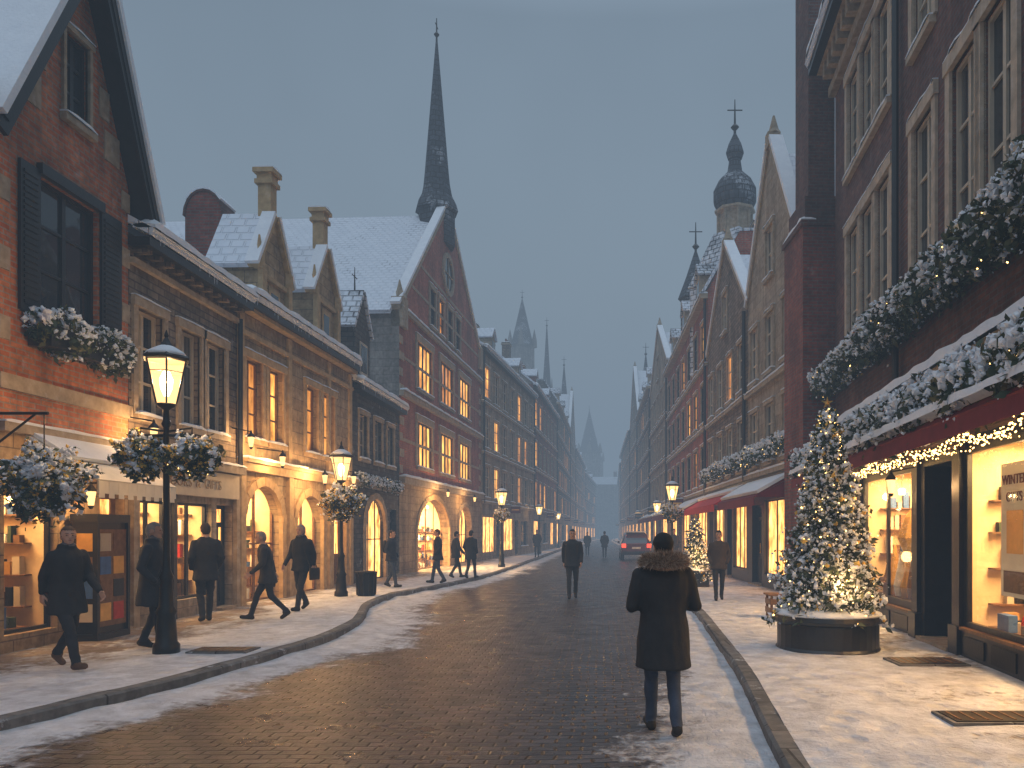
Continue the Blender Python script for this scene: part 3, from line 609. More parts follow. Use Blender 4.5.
# ---- right row
b=Bld('dark_brick_shop_building',(4.1,3.0),(5.2,16.8),'R',9); Lr=b.L
wk=dict(fm='cream',sur=.15,tm='trim_pale',mw=.02,d=.10,n=(2,3))
ops=[]
for fi,(z0,z1) in enumerate(((5.35,7.8),(8.95,10.9))):
    for j,(a,c) in enumerate(((1.0,1.8),(2.7,3.5),(3.68,4.48),(5.3,6.1),(6.28,7.08),(7.75,8.6),(9.75,10.6),(10.78,11.63),(11.81,12.66))): ops.append(O(a,c,z0,z1,'cur' if (j*5+fi*3)%4==0 else 'win',**wk))
sh=dict(fm='black',tm='trim',d=.05,ft=.07,mw=.025)
ops+=[O(3.4,6.65,.5,2.75,'shop',n=(2,1),pw=190,room=1.6,**sh),O(.4,3.0,.5,2.75,'shop',n=(2,1),pw=80,**sh),O(7.0,8.15,.12,2.65,'door',dm='maroonp',d=.5),O(8.6,11.45,.55,2.7,'shop',n=(2,1),pw=190,room=1.6,**sh),O(11.9,13.4,.5,2.6,'shop',n=(2,1),pw=130,**sh)]
b.facade([(0,3.3,'black'),(3.3,12.2,'brick_dark')],12.2,ops); b.shell(12.2,12.2,'brick_dark')
T=b['trim']
for u in (.1,3.1,6.7,8.3,11.55,13.45): T.box(u,u+.24,0,.06,.12,2.85,'black'); T.box(u-.03,u+.27,0,.1,.12,.5,'black'); T.box(u-.03,u+.27,0,.1,2.75,2.9,'wood')
for a,c in ((.4,3.0),(3.4,6.65),(8.6,11.45),(11.9,13.4)):
    T.box(a,c,0,.05,.12,.46,'black'); k=max(2,int((c-a)/.8))
    for i in range(k): T.box(a+.1+i*(c-a)/k,a+(i+1)*(c-a)/k-.1,.05,.07,.18,.40,'iron')
    T.box(a,c,0,.08,.46,.5,'wood')
T.box(0,Lr,0,.14,2.9,3.3,'wood'); T.box(0,Lr,0,.5,3.55,3.72,'trim')
T.box(0,Lr,0,.18,4.95,5.12,'trim_pale')
for (z0,z1,w) in ((11.3,11.5,.15),(11.8,12.0,.4),(12.0,12.25,.6)): T.box(0,Lr,0,w,z0,z1,'trim')
for i in range(34): T.box(.1+i*.4,.28+i*.4,0,.35,11.5,11.8,'trim')
T.tube((9.2,.1,3.8),(9.2,.1,11.4),.055,.055,'black')
b.eaveroof(12.35,14.5,3.5,'roof_hi',.6)
A=b['awning']; A.slabW((.95,2.82),(.1,3.5),0.02,Lr,.03,'maroon_cloth'); A.box(.02,Lr,.94,.955,2.66,2.83,'maroon_cloth')
S=b['snow']; S.slabW((.88,2.93),(.1,3.56),0.02,Lr,.09,'snow'); S.snow(0.02,Lr,.55,1.02,2.95,.12,.12); S.snow(0,Lr,0,.55,3.72,.16,.12); S.snow(0,Lr,0,.2,5.12,.1,.12)
garland('awning_garland',b.fr,0,Lr,.74,3.22,.31,1400,b.root,.006,.55)
garland('sill_garland',b.fr,0,Lr,.3,5.02,.33,1500,b.root,.004,.52)
P=[]
for s_ in range(7):
    u=3.0
    ph=rng.random()*6; w0=.12+.12*s_
    while u<Lr-.2:
        P.append(b.fr(u,w0+.04*math.sin(u*9+ph),2.84-.012*s_-.12*abs(math.sin(u*1.9+ph))-.05*rng.random()-(.04 if w0>.7 else 0))); u+=.07+.05*rng.random()
scatter('string_lights',np.array(P),[2]*len(P),[.05,.03,.012,.02,.05],FM,b.root)
I=b['window_display']; I.box(5.35,6.05,-.20,-.18,.95,2.5,'poster'); I.box(4.85,5.28,-.20,-.18,1.35,2.4,'black'); I.box(5.42,5.98,-.179,-.175,1.0,1.25,'wood'); I.box(5.5,5.9,-.179,-.175,1.45,1.95,'gold')
for i in range(5): I.box(3.5+i*.6,3.8+i*.6,-.30,-.20,.52,.52+.12+.08*(i%3),GOODS[(i*3+2)%8])
for i in range(7): I.lathe(8.95+i*.36,-.36,[(.10,.58),(.13,.76),(.07,.96+.1*(i%3)),(.02,1.26+.1*(i%3))],GOODS[(0,1,3,0,7,0,3)[i]],10)
I.lathe(10.0,-.6,[(.02,1.2),(.3,1.3),(.42,1.6),(.3,1.95),(.12,2.2),(.02,2.3)],'gold',12)
b.finish()
ang=math.atan2(b.fr.t.y,b.fr.t.x)+math.pi
text('sign_text','WINTER',b.fr(5.06,-.17,2.1),.11,(math.pi/2,0,ang),'poster',b.root)
text('sign_text','SALE',b.fr(5.06,-.17,1.8),.14,(math.pi/2,0,ang),'poster',b.root)
text('sign_text','WINTER',b.fr(5.70,-.17,2.3),.16,(math.pi/2,0,ang),'maroonp',b.root)
text('sign_text','GIFTS',b.fr(5.70,-.17,2.1),.16,(math.pi/2,0,ang),'maroonp',b.root)
pA=b.fr.p
for u in (8.3,11.65):
    q=b.fr(u+.1,.4,2.4); added_wall_lamp(pA.x+q[0],pA.y+q[1],2.40,36,pA.x+b.fr(u,0,0)[0])
c=Bld('brick_chimney_stack',(4.5,16.85),(4.45,18.35),'R',1.2)
k=c['stack']; k.box(0,1.5,-.9,0,0,8.6,'brick_maroon'); k.box(.1,1.4,-.9,-.08,8.62,9.2,'brick_dark'); k.box(.25,1.25,-.8,-.2,9.2,16,'brick_dark'); k.box(-.04,1.54,-.9,.05,8.5,8.62,'brick_dark'); c['snow'].snow(0,1.5,-.3,.02,8.62,.12); k.box(.15,1.35,-.9,-.1,16,16.3,'trim'); c.finish()
auto('beige_gabled_house',(4.8,18.4),(4.6,23.6),'R',8.6,'stone_beige',2,3,gf='black',roof='gable',zp=12.4,seed=19,lit=.0,awn=2,garl=4.0,chim=0,shop=1,depth=8,rm='roof_hi')
auto('grey_gabled_house',(4.6,23.62),(4.4,31),'R',8.7,'stone_brown',2,4,gf='black',roof='gable',zp=11.9,seed=13,lit=.1,awn=1,garl=4.0,chim=1,shop=1,rm='roof_hi')
auto('maroon_brick_house',(4.4,31.02),(4.2,47),'R',11.4,'brick_hall',3,7,gf='stone_beige',roof='mansard',ridge=2.6,seed=12,lit=.15,awn=2,chim=2,shop=1,rm='slate')
auto('beige_stone_house',(4.2,47.02),(4.0,60),'R',12.2,'stone_beige',3,5,roof='gable',zp=16,seed=14,lit=.15,chim=1,shop=1,awn=2)
auto('brick_terrace',(4.0,60.02),(3.9,78),'R',13.2,'brick_dark',4,7,roof='mansard',seed=16,lit=.2,chim=3,shop=1,rm='slate')
auto('grey_gabled_terrace',(3.9,78.02),(3.7,92),'R',14,'stone_grey',4,5,roof='gable',zp=20,seed=16,lit=.2,chim=1,shop=1)
auto('grey_stone_terrace',(3.7,92.02),(3.5,125),'R',14,'stone_grey',4,9,seed=17,lit=.2,chim=4,shop=1)
auto('brick_terrace',(3.5,125.02),(4.5,185),'R',13,'brick_dark',4,10,seed=18,lit=.2,chim=4,shop=1)
def tower(name,x,y,parts,n=8,fin=None):
    r=empty(name,(x,y,0)); t=MB('tower_body',r)
    for prof,mat,nn in parts: t.lathe(0,0,prof,mat,nn)
    if fin: z=fin; t.tube((0,0,z),(0,0,z+1.8),.07,.02,'iron'); t.lathe(0,0,[(.02,z+.3),(.2,z+.5),(.02,z+.7)],'iron',8); t.tube((-.35,0,z+1.3),(.35,0,z+1.3),.03,.03,'iron')
    return r,t
r,t=tower('cupola_tower',6.3,35.5,[([(2.1,9),(2.1,13.0),(2.2,13.1),(1.0,15.6)],'slate',4),([(.75,15.4),(.75,16.5),(.95,16.6),(.95,16.7)],'trim',8),([(.8,16.7),(1.0,17.1),(1.0,17.6),(.75,18.1),(.35,18.5),(.26,19.1)],'slate_dark',14),([(.32,19.1),(.42,19.4),(.3,19.8),(.06,20.3)],'slate_dark',12)],fin=20.1)
for i in range(8): a=math.pi/4*i; t.tube((.78*math.cos(a),.78*math.sin(a),15.5),(.78*math.cos(a),.78*math.sin(a),16.6),.07,.07,'trim')
t.finish()
r,t=tower('turret',5.1,40.5,[([(.8,11),(.8,14.0),(.95,14.1),(.5,15.3),(.08,16.6)],'slate_dark',8)],fin=16.4); t.finish()
for (x,y,w,h,sp) in ((-12.8,125,2.0,40,8),(-8.4,120,.8,34,11),(-3.0,215,3.0,36,12),(-9.6,215,1.5,30,10),(-1.0,240,2.0,30,6),(6.5,120,1.3,24,7),(-5.3,112,.8,26,7),(5.3,88,.9,22,6)):
    r,t=tower('church_tower',x,y,[([(w*1.1,0),(w,h-sp),(w*1.15,h-sp+.3)],'stone_grey',4),([(w*.95,h-sp+.3),(w*.55,h-sp*.55),(w*.5,h-sp*.5),(.08,h)],'slate_dark',8)],fin=h-.2)
    for i in range(4): a=math.pi/2*i; t.lathe(w*math.cos(a),w*math.sin(a),[(w*.22,h-sp),(w*.2,h-sp+1.2),(.03,h-sp+3)],'stone_grey',4)
    t.finish()
auto('grey_stone_terrace',(-14,206),(16,206),'R',14,'stone_grey',4,12,seed=21,lit=.1,chim=4)
# ------------------------------------------------------------ ground
yl=[2,3,5,6.4,8.4,11.2,13.6,16.8,19.5,23,28,36,56,100,145,200]; xl=[-5.8,-5.6,-5.3,-5.0,-4.45,-4.1,-4.25,-5.1,-5.3,-4.6,-4.1,-3.9,-3.7,-3.2,-2.2,.2]
yr=[2,3,5.5,8.7,14.7,27,36,42,60,110,150,200]; xr=[1.05,1.1,1.27,1.58,1.9,2.1,2.2,3.1,3.3,2.8,2.6,4]
YY=np.concatenate([np.arange(-12,40,.2),np.arange(40,200,1.0)])
def kerbf(ys,xs):
    fine=np.arange(-14,202,.1); v=np.interp(fine,ys,xs); k=np.exp(-.5*(np.arange(-14,15)/6.)**2); k/=k.sum(); v2=np.convolve(np.pad(v,14,'edge'),k,'valid'); return lambda y:np.interp(y,fine,v2)
KL=kerbf(yl,xl); KR=kerbf(yr,xr)
def sheet(name,xa,xb,z,nx,mat,snowf,pw=1.,bumpz=0):
    V=[];F=[];S=[]
    for y in YY:
        a,b_=xa(y),xb(y)
        for i in range(nx+1):
            t=(i/nx)**pw; x=a+(b_-a)*t; s=float(snowf(x,y)); S.append(s)
            V.append((x,y,z+(bumpz*max(0,min(1,s))*(.6+.6*noise.noise((x*1.3,y*1.3,0))+.35*noise.noise((x*5,y*5,3))) if bumpz and y<45 else 0)))
    for j in range(len(YY)-1):
        for i in range(nx): q=j*(nx+1)+i; F.append((q,q+1,q+nx+2,q+nx+1))
    me=bpy.data.meshes.new(name); me.from_pydata(V,[],F); me.materials.append(mat); at=me.attributes.new('snowcover','FLOAT','POINT'); at.data.foreach_set('value',S); me.polygons.foreach_set('use_smooth',[True]*len(F)); add_uv(me)
    return link(bpy.data.objects.new(name,me))
def snowmix(name,c1,c2,mort,bw,bh,ms,rough,bd,rv=.2,big=.6,wobs=.06):
    m,nt,bs=newmat(name); p=pos(nt)
    wob=nt.nodes.new('ShaderNodeTexNoise'); L(nt,p,wob.inputs[0]); wob.inputs['Scale'].default_value=2.2
    mp=nt.nodes.new('ShaderNodeVectorMath'); mp.operation='SCALE'; L(nt,wob.outputs['Color'],mp.inputs[0]); mp.inputs['Scale'].default_value=wobs
    ad=nt.nodes.new('ShaderNodeVectorMath'); ad.operation='ADD'; L(nt,p,ad.inputs[0]); L(nt,mp.outputs[0],ad.inputs[1])
    b=nt.nodes.new('ShaderNodeTexBrick'); L(nt,ad.outputs[0],b.inputs['Vector'])
    for k,v in (('Color1',c4(c1)),('Color2',c4(c2)),('Mortar',c4(mort)),('Scale',1.),('Mortar Size',ms),('Mortar Smooth',.9),('Brick Width',bw),('Row Height',bh)): b.inputs[k].default_value=v
    base=mixc(nt,1.,b.outputs['Color'],mrange(nt,noisen(nt,p,1.1,5),.3,.7,big,1.35),'MULTIPLY')
    at=nt.nodes.new('ShaderNodeAttribute'); at.attribute_name='snowcover'
    n1=noisen(nt,p,1.6,7,.68); n2=noisen(nt,p,9,4)
    x=mathn(nt,'ADD',at.outputs['Fac'],mathn(nt,'MULTIPLY',mathn(nt,'SUBTRACT',n1,.5),1.9)); x=mathn(nt,'ADD',x,mathn(nt,'MULTIPLY',mathn(nt,'SUBTRACT',n2,.5),.8))
    x=mathn(nt,'ADD',x,mathn(nt,'MULTIPLY',b.outputs['Fac'],.10))
    f=mrange(nt,x,.36,.70)
    sc=mixc(nt,mrange(nt,noisen(nt,p,3.5,6,.7),.3,.7),(.44,.45,.48),(.82,.84,.89))
    L(nt,mixc(nt,f,base,sc),bs.inputs['Base Color'])
    rr=mathn(nt,'ADD',mrange(nt,noisen(nt,p,2.5,4),.3,.7,rough-rv,rough+rv),mathn(nt,'MULTIPLY',f,.5),True); L(nt,rr,bs.inputs['Roughness'])
    inv=mathn(nt,'MULTIPLY',mathn(nt,'SUBTRACT',1.,b.outputs['Fac']),mathn(nt,'SUBTRACT',1.,mathn(nt,'MULTIPLY',f,.8)))
    h=mathn(nt,'ADD',inv,mathn(nt,'MULTIPLY',noisen(nt,p,26,4),.4)); nb=bump(nt,h,bs,1.,bd)
    v=nt.nodes.new('ShaderNodeTexVoronoi'); v.feature='SMOOTH_F1'; L(nt,ad.outputs[0],v.inputs['Vector']); v.inputs['Scale'].default_value=3.4
    h2=mathn(nt,'MULTIPLY',mathn(nt,'ADD',mrange(nt,v.outputs['Distance'],.1,.45),noisen(nt,p,7,6,.7)),f); bump(nt,h2,bs,1.,.07,nb)
    return m
rm_=snowmix('wet_stone_setts',(.034,.024,.020),(.092,.065,.054),(.010,.009,.008),.20,.11,.017,.34,.026,.12,.7,.09)
pm_=snowmix('snowy_paving',(.17,.125,.095),(.22,.17,.13),(.06,.05,.045),.62,.46,.012,.55,.008)
def rs(x,y):
    dl=x-KL(y); dr=KR(y)-x; wl=.55+.25*noise.noise((0,y*.5,0)); wr=(.75-.02*min(y,20))+.2*noise.noise((5,y*.6,0))
    if 11<y<20: wl+=.25
    return max(1.35-dl/wl*.6,1.35-dr/wr*.6,-.1)
sheet('road',lambda y:KL(y),lambda y:KR(y),0.0,70,rm_,rs,bumpz=.055)
def ls(x,y):
    d=KL(y)-x; return 1.05-.66*min(1,max(0,(d-1.3)/1.2))
def rrs(x,y):
    d=x-KR(y); return 1.0-.32*min(1,max(0,(d-1.2)/1.4))
sheet('pavement',lambda y:KL(y)-.16,lambda y:-9.5,.12,50,pm_,ls,1.4,.03)
sheet('pavement',lambda y:KR(y)+.16,lambda y:7.5,.12,50,pm_,rrs,1.4,.03)
for K,sg in ((KL,-1),(KR,1)):
    k=MB('kerb')
    for j in range(len(YY)-1):
        y0,y1=YY[j],YY[j+1]; a,b_=K(y0),K(y1)
        P=[(a,y0,-.02),(a,y0,.115),(a+sg*.03,y0,.135),(a+sg*.165,y0,.135)]; Q=[(b_,y1,-.02),(b_,y1,.115),(b_+sg*.03,y1,.135),(b_+sg*.165,y1,.135)]
        for i in range(3): k.poly([P[i],P[i+1],Q[i+1],Q[i]],'kerb')
    k.finish()
gm=snowmix('snow_ground',(.1,.09,.08),(.15,.13,.12),(.05,.05,.05),.6,.4,.01,.7,.01)
g=MB('ground'); g.poly([(-3000,-3000,-.05),(3000,-3000,-.05),(3000,3000,-.05),(-3000,3000,-.05)],gm); g.finish()
for (x,y,a,c) in ((-4.95,10.0,.7,.35),(3.9,9.1,.75,.45),(3.35,6.35,.9,.35)):
    k=MB('utility_cover',loc=Vector((x,y,.165))); k.box(-a/2,a/2,-c/2,c/2,-.05,.0,'iron'); k.box(-a/2-.04,a/2+.04,-c/2-.04,c/2+.04,-.05,-.008,'kerb')
    for i in range(8): k.box(-a/2+.04+i*a/8,-a/2+.06+i*a/8,-c/2+.04,c/2-.04,.0,.006,'wood')
    k.finish()
# ------------------------------------------------------------ street lamps
def lamp(x,y,h,baskets=2,br=.33,power=200,zb=2.7,base=.12):
    r=empty('street_lamp',(x,y,base)); p=MB('post',r,smooth=True); h=h-base
    p.lathe(0,0,[(.16,0),(.16,.12),(.13,.16),(.11,.5),(.13,.55),(.09,.62),(.075,.95),(.09,1.0),(.055,1.08),(.042,1.3),(.037,h-1.15),(.06,h-1.1),(.04,h-1.05),(.035,h-.92),(.1,h-.88),(.12,h-.84)],'iron',16)
    p.tube((-.38,0,h-1.25),(.38,0,h-1.25),.02,.02,'iron')
    p.finish()
    q=MB('lantern',r); z0,z1=h-.84,h-.28; n=6
    A=[(.13*math.cos(a),.13*math.sin(a)) for a in [math.pi/3*i for i in range(n)]]; B=[(p_[0]*1.95,p_[1]*1.95) for p_ in A]
    for i in range(n):
        j=(i+1)%n; q.poly([(A[i][0],A[i][1],z0),(A[j][0],A[j][1],z0),(B[j][0],B[j][1],z1),(B[i][0],B[i][1],z1)],'lamp')
        q.tube((A[i][0],A[i][1],z0),(B[i][0],B[i][1],z1),.012,.012,'iron',5); q.tube((B[i][0],B[i][1],z1),(B[j][0],B[j][1],z1),.016,.016,'iron',5)
        zm=z0+(z1-z0)*.72; f=1+.95*.72; q.tube((A[i][0]*f,A[i][1]*f,zm),(A[j][0]*f,A[j][1]*f,zm),.007,.007,'iron',4)
    q.lathe(0,0,[(.29,z1),(.30,z1+.03),(.2,z1+.1),(.09,z1+.16),(.08,z1+.2),(.05,z1+.24),(.02,z1+.3),(.03,z1+.32),(.005,z1+.4)],'iron',6)
    q.lathe(0,0,[(.03,z0+.1),(.07,z0+.2),(.08,z0+.32),(.04,z0+.42)],'bulb_core',10); q.finish()
    sn=MB('snow_cap',r,smooth=True); sn.lathe(0,0,[(.26,z1+.055),(.22,z1+.11),(.12,z1+.17),(.08,z1+.19)],'snow',10); sn.finish()
    light('added_warm_light','POINT',(0,0,z0+.3),power,(1,.57,.22),.1,r)
    zz=zb-base
    for i in range(baskets):
        d=(-1 if i==0 else 1)*br*.98 if baskets==2 else 0
        ball('flower_basket',(d,0,zz),br,int(9000*br*br/.11*.45),r,.18,.006,.8,.36)
        if baskets==2: q2=MB('basket_bracket',r); q2.tube((0,0,zz+.3),(d,0,zz+.35),.015,.015,'iron'); q2.tube((d,0,zz+.35),(d,0,zz+.1),.008,.008,'iron'); q2.finish()
    return r
lamp(-5.62,9.85,4.2,2,.34,780,2.70)
lamp(-6.3,18.5,3.8,1,.50,340,2.45)
lamp(-4.4,34,3.75,1,.35,210,2.5)
lamp(-4.4,55,3.8,0,.3,130); lamp(-4.1,75,3.8,0,.3,100)
lamp(2.85,30,3.8,1,.4,210,2.5); lamp(3.6,48,3.8,0,.3,130); lamp(3.5,70,3.8,0,.3,100)
r=empty('hanging_flower_basket',(-7.02,9.6,2.35)); ball('flowers',(0,0,0),.48,8500,r,.12,.004,.95,.48)
q=MB('bracket',r); q.tube((-.68,0,.85),(.05,0,.85),.02,.02,'iron'); q.tube((-.68,0,.4),(-.1,0,.85),.015,.015,'iron'); q.tube((0,0,.85),(0,0,.3),.008,.008,'iron'); q.finish()
q=MB('litter_bin',loc=Vector((-5.75,18.7,.12))); q.lathe(0,0,[(.20,0),(.22,.05),(.24,.55),(.27,.57),(.27,.60),(.18,.62)],'iron',12)
for i in range(12): a=math.pi/6*i; q.tube((.23*math.cos(a),.23*math.sin(a),.04),(.25*math.cos(a),.25*math.sin(a),.56),.012,.012,'black',5)
q.finish()
q=MB('wooden_stool',loc=Vector((3.3,14.0,.12)))
for x in (-.2,.17):
    for y in (-.2,.17): q.box(x,x+.04,y,y+.04,0,.42,'wood')
for i in range(4): q.box(-.24,.24,-.24+i*.125,-.14+i*.125,.42,.45,'wood')
for z in(.1,.26): q.box(-.2,.2,-.215,-.2,z,z+.1,'wood'); q.box(-.215,-.2,-.2,.2,z,z+.1,'wood')
q.finish()
# ------------------------------------------------------------ christmas trees
def xmas(x,y,z0,h,R,nb,ppb,nl,pr=.74):
    pl=MB('round_planter',loc=Vector((x,y,.12))); pl.lathe(0,0,[(pr*.96,0),(pr*.98,.03),(pr*.95,.06),(pr*.95,.36),(pr*1.0,.38),(pr*1.02,.42),(pr*1.0,.47),(pr*.9,.47),(pr*.88,.40),(.02,.42)],'black',36)
    po=pl.finish()
    s_=MB('planter_snow',po,smooth=True); s_.lathe(0,0,[(pr*1.0,.475),(pr*1.0,.50),(pr*.9,.54),(pr*.6,.58),(pr*.2,.62),(.02,.63)],'snow',30); s_.finish()
    ball('planter_greenery',(0,0,.60),pr*.72,1300,po,.05,.05,.12,.7)
    light('tree_glow','POINT',(0,-.55,.9),20,(1,.60,.23),.15,po)
    r=empty('christmas_tree',(x,y,z0)); t=MB('trunk',r); t.tube((0,0,-.1),(0,0,h*.97),.06,.01,'bark',8)
    P=[];K=[]
    for i in range(nb):
        t_=(i+.5)/nb; t_=t_**1.15; zz=h*(.06+.92*t_); a=i*2.39996+rng.random()*.4; ln=R*(1-t_)**.85*(.75+.42*rng.random())+.05
        rise=.25*t_*ln; droop=-.35*ln*(1-t_)
        e=np.array((math.cos(a)*ln,math.sin(a)*ln,zz+rise+droop)); s0=np.array((0,0,zz))
        t.tube(tuple(s0),tuple(e),.014*(1-t_)+.004,.003,'bark',4)
        for k in range(int(ppb*(.35+1.1*(1-t_)))):
            q=rng.random()**.6; off=rng.normal(size=3)*np.array((.05,.05,.03))*(.5+.9*ln/R); p=s0+(e-s0)*q+off; P.append(p)
            x_=rng.random(); K.append(1 if x_<.48*(.4+q)*(1.2 if off[2]>0 else .7) else 0 if x_<.88 else 4)
        for k in range(max(1,int(nl/nb))):
            q=.5+.6*rng.random(); P.append(s0+(e-s0)*q+rng.normal(size=3)*.035); K.append(2)
        if rng.random()<.5: P.append(e+rng.normal(size=3)*.02); K.append(3)
    t.finish(); scatter('needles_snow_lights',np.array(P),K,[.055,.030,.012,.036,.045],FM,r)
    st=MB('tree_top',r)
    for k in range(5): a=2*math.pi*k/5+math.pi/2; b0=a-.63; b1=a+.63; st.hexa([(0,-.02,h+.05),(.03*math.cos(b0),0,h+.05+.03*math.sin(b0)),(.09*math.cos(a),0,h+.05+.09*math.sin(a)),(.03*math.cos(b1),0,h+.05+.03*math.sin(b1))],[(0,.02,h+.05),(.03*math.cos(b0),.001,h+.05+.03*math.sin(b0)),(.09*math.cos(a),.001,h+.05+.09*math.sin(a)),(.03*math.cos(b1),.001,h+.05+.03*math.sin(b1))],'gold')
    st.finish()
xmas(3.08,10.3,.55,2.85,.64,250,85,500,.70)
xmas(2.75,21.9,.4,1.7,.45,110,40,220,.42)
# ------------------------------------------------------------ people
def usph(c,r,nu=14,nv=10):
    V=[];F=[]
    for j in range(1,nv):
        th=math.pi*j/nv
        for i in range(nu): ph=2*math.pi*i/nu; V.append([r[0]*math.sin(th)*math.cos(ph),r[1]*math.sin(th)*math.sin(ph),r[2]*math.cos(th)])
    V+= [[0,0,r[2]],[0,0,-r[2]]]; t=len(V)-2; bo=t+1
    for j in range(nv-2):
        for i in range(nu): F.append((j*nu+i,(j+1)*nu+i,(j+1)*nu+(i+1)%nu,j*nu+(i+1)%nu))
    for i in range(nu): F.append((t,i,(i+1)%nu)); F.append((bo,(nv-2)*nu+(i+1)%nu,(nv-2)*nu+i))
    return np.array(V)+np.array(c),F
def cone(a,b,ra,rb,n=12):
    a=np.array(a,float);b=np.array(b,float); d=b-a; ln=np.linalg.norm(d); d/=ln; t=np.array((1,0,0)) if abs(d[0])<.8 else np.array((0,1,0)); u=np.cross(d,t);u/=np.linalg.norm(u);v=np.cross(d,u)
    prof=[]
    for k in range(4): th=math.pi/2*k/4; prof.append((-ra*math.cos(th),ra*math.sin(th)))
    prof.append((0,ra)); prof.append((ln,rb))
    for k in range(1,5): th=math.pi/2*k/4; prof.append((ln+rb*math.sin(th),rb*math.cos(th)))
    prof[0]=(-ra,ra*.05); prof[-1]=(ln+rb,rb*.05)
    V=[];F=[]
    for s_,r in prof:
        for i in range(n): w=2*math.pi*i/n; V.append(a+d*s_+(u*math.cos(w)+v*math.sin(w))*r)
    m=len(prof)
    for k in range(m-1):
        for i in range(n): F.append((k*n+i,k*n+(i+1)%n,(k+1)*n+(i+1)%n,(k+1)*n+i))
    F.append(tuple(range(n))[::-1]); F.append(tuple((m-1)*n+i for i in range(n)))
    return np.array(V),F
def loft(rings,n=18):
    V=[];F=[]
    for (cx,cy,cz,rx,ry) in rings:
        for i in range(n):
            w=2*math.pi*i/n; c,s_=math.cos(w),math.sin(w); V.append((cx+rx*math.copysign(abs(c)**.85,c),cy+ry*math.copysign(abs(s_)**.85,s_),cz))
    m=len(rings)
    for k in range(m-1):
        for i in range(n): F.append((k*n+i,k*n+(i+1)%n,(k+1)*n+(i+1)%n,(k+1)*n+i))
    F.append(tuple(range(n))[::-1]); F.append(tuple((m-1)*n+i for i in range(n)))
    return np.array(V),F
def remesh(parts,vox,smooth=2):
    V=[];F=[];b=0
    for v,f in parts:
        V+= [tuple(p) for p in v]; F+= [tuple(i+b for i in q) for q in f]; b+=len(v)
    me=bpy.data.meshes.new('tmp'); me.from_pydata(V,[],F)
    bm=bmesh.new(); bm.from_mesh(me); bmesh.ops.recalc_face_normals(bm,faces=bm.faces); bm.to_mesh(me); bm.free()
    o=link(bpy.data.objects.new('tmp',me)); md=o.modifiers.new('r','REMESH'); md.mode='VOXEL'; md.voxel_size=vox
    sm=o.modifiers.new('s','SMOOTH'); sm.iterations=smooth; sm.factor=.5
    dg=bpy.context.evaluated_depsgraph_get(); e=o.evaluated_get(dg); m2=e.to_mesh()
    co=np.empty(len(m2.vertices)*3); m2.vertices.foreach_get('co',co); nr=np.empty(len(m2.vertices)*3); m2.vertices.foreach_get('normal',nr)
    F2=[tuple(p.vertices) for p in m2.polygons]; e.to_mesh_clear(); bpy.data.objects.remove(o); bpy.data.meshes.remove(me)
    return co.reshape(-1,3),F2,nr.reshape(-1,3)
def segd(P,a,b):
    a=np.array(a,float);b=np.array(b,float);d=b-a;t=np.clip(((P-a)@d)/(d@d),0,1); return np.linalg.norm(P-(a+t[:,None]*d),axis=1)
def makehand():
    parts=[loft([(0,0,-.005,.018,.026),(0,.0,-.04,.017,.036),(0,.0,-.085,.014,.038),(0,0,-.095,.010,.034)],12)]
    for i,(y,l) in enumerate(((.030,.072),(.010,.080),(-.011,.074),(-.030,.058))):
        p=np.array((0,y,-.088)); ang=.25+.08*i
        for k,f in enumerate((.45,.32,.23)):
            q=p+np.array((-math.sin(ang)*l*f,(y*.15)*f,-math.cos(ang)*l*f)); parts.append(cone(p,q,.0092-.001*k,.0085-.001*k,8)); p=q; ang+=.4
    p=np.array((-.004,.026,-.028)); q=p+np.array((-.012,.030,-.030)); parts.append(cone(p,q,.013,.0105,8)); parts.append(cone(q,q+np.array((-.010,.010,-.030)),.0105,.008,8))
    return remesh(parts,.0045,2)
HAND=makehand()
M['skin']=plain('skin',(.45,.27,.19),.55,nz=.1,bmp=0)
def cloth(name,c):
    if name not in M: M[name]=plain(name,c,.85,nz=.25,sc=9,bmp=.35)
    return M[name]
cloth('coat_black',(.014,.014,.016)); cloth('coat_charcoal',(.026,.026,.030)); cloth('coat_navy',(.016,.020,.034)); cloth('coat_brown',(.05,.033,.022)); cloth('jeans',(.035,.050,.085)); cloth('trousers',(.016,.017,.022)); cloth('shoe',(.015,.012,.01)); cloth('hair_grey',(.25,.23,.21)); cloth('hair_dark',(.03,.02,.015)); cloth('hair_brown',(.08,.045,.025)); cloth('beanie',(.008,.009,.010)); cloth('scarf',(.10,.09,.09)); cloth('fur',(.22,.14,.09)); cloth('fur_tip',(.48,.36,.27)); cloth('eye',(.02,.015,.012)); cloth('lips',(.3,.12,.1)); cloth('bag',(.02,.015,.012)); cloth('shoe_brown',(.10,.05,.025))
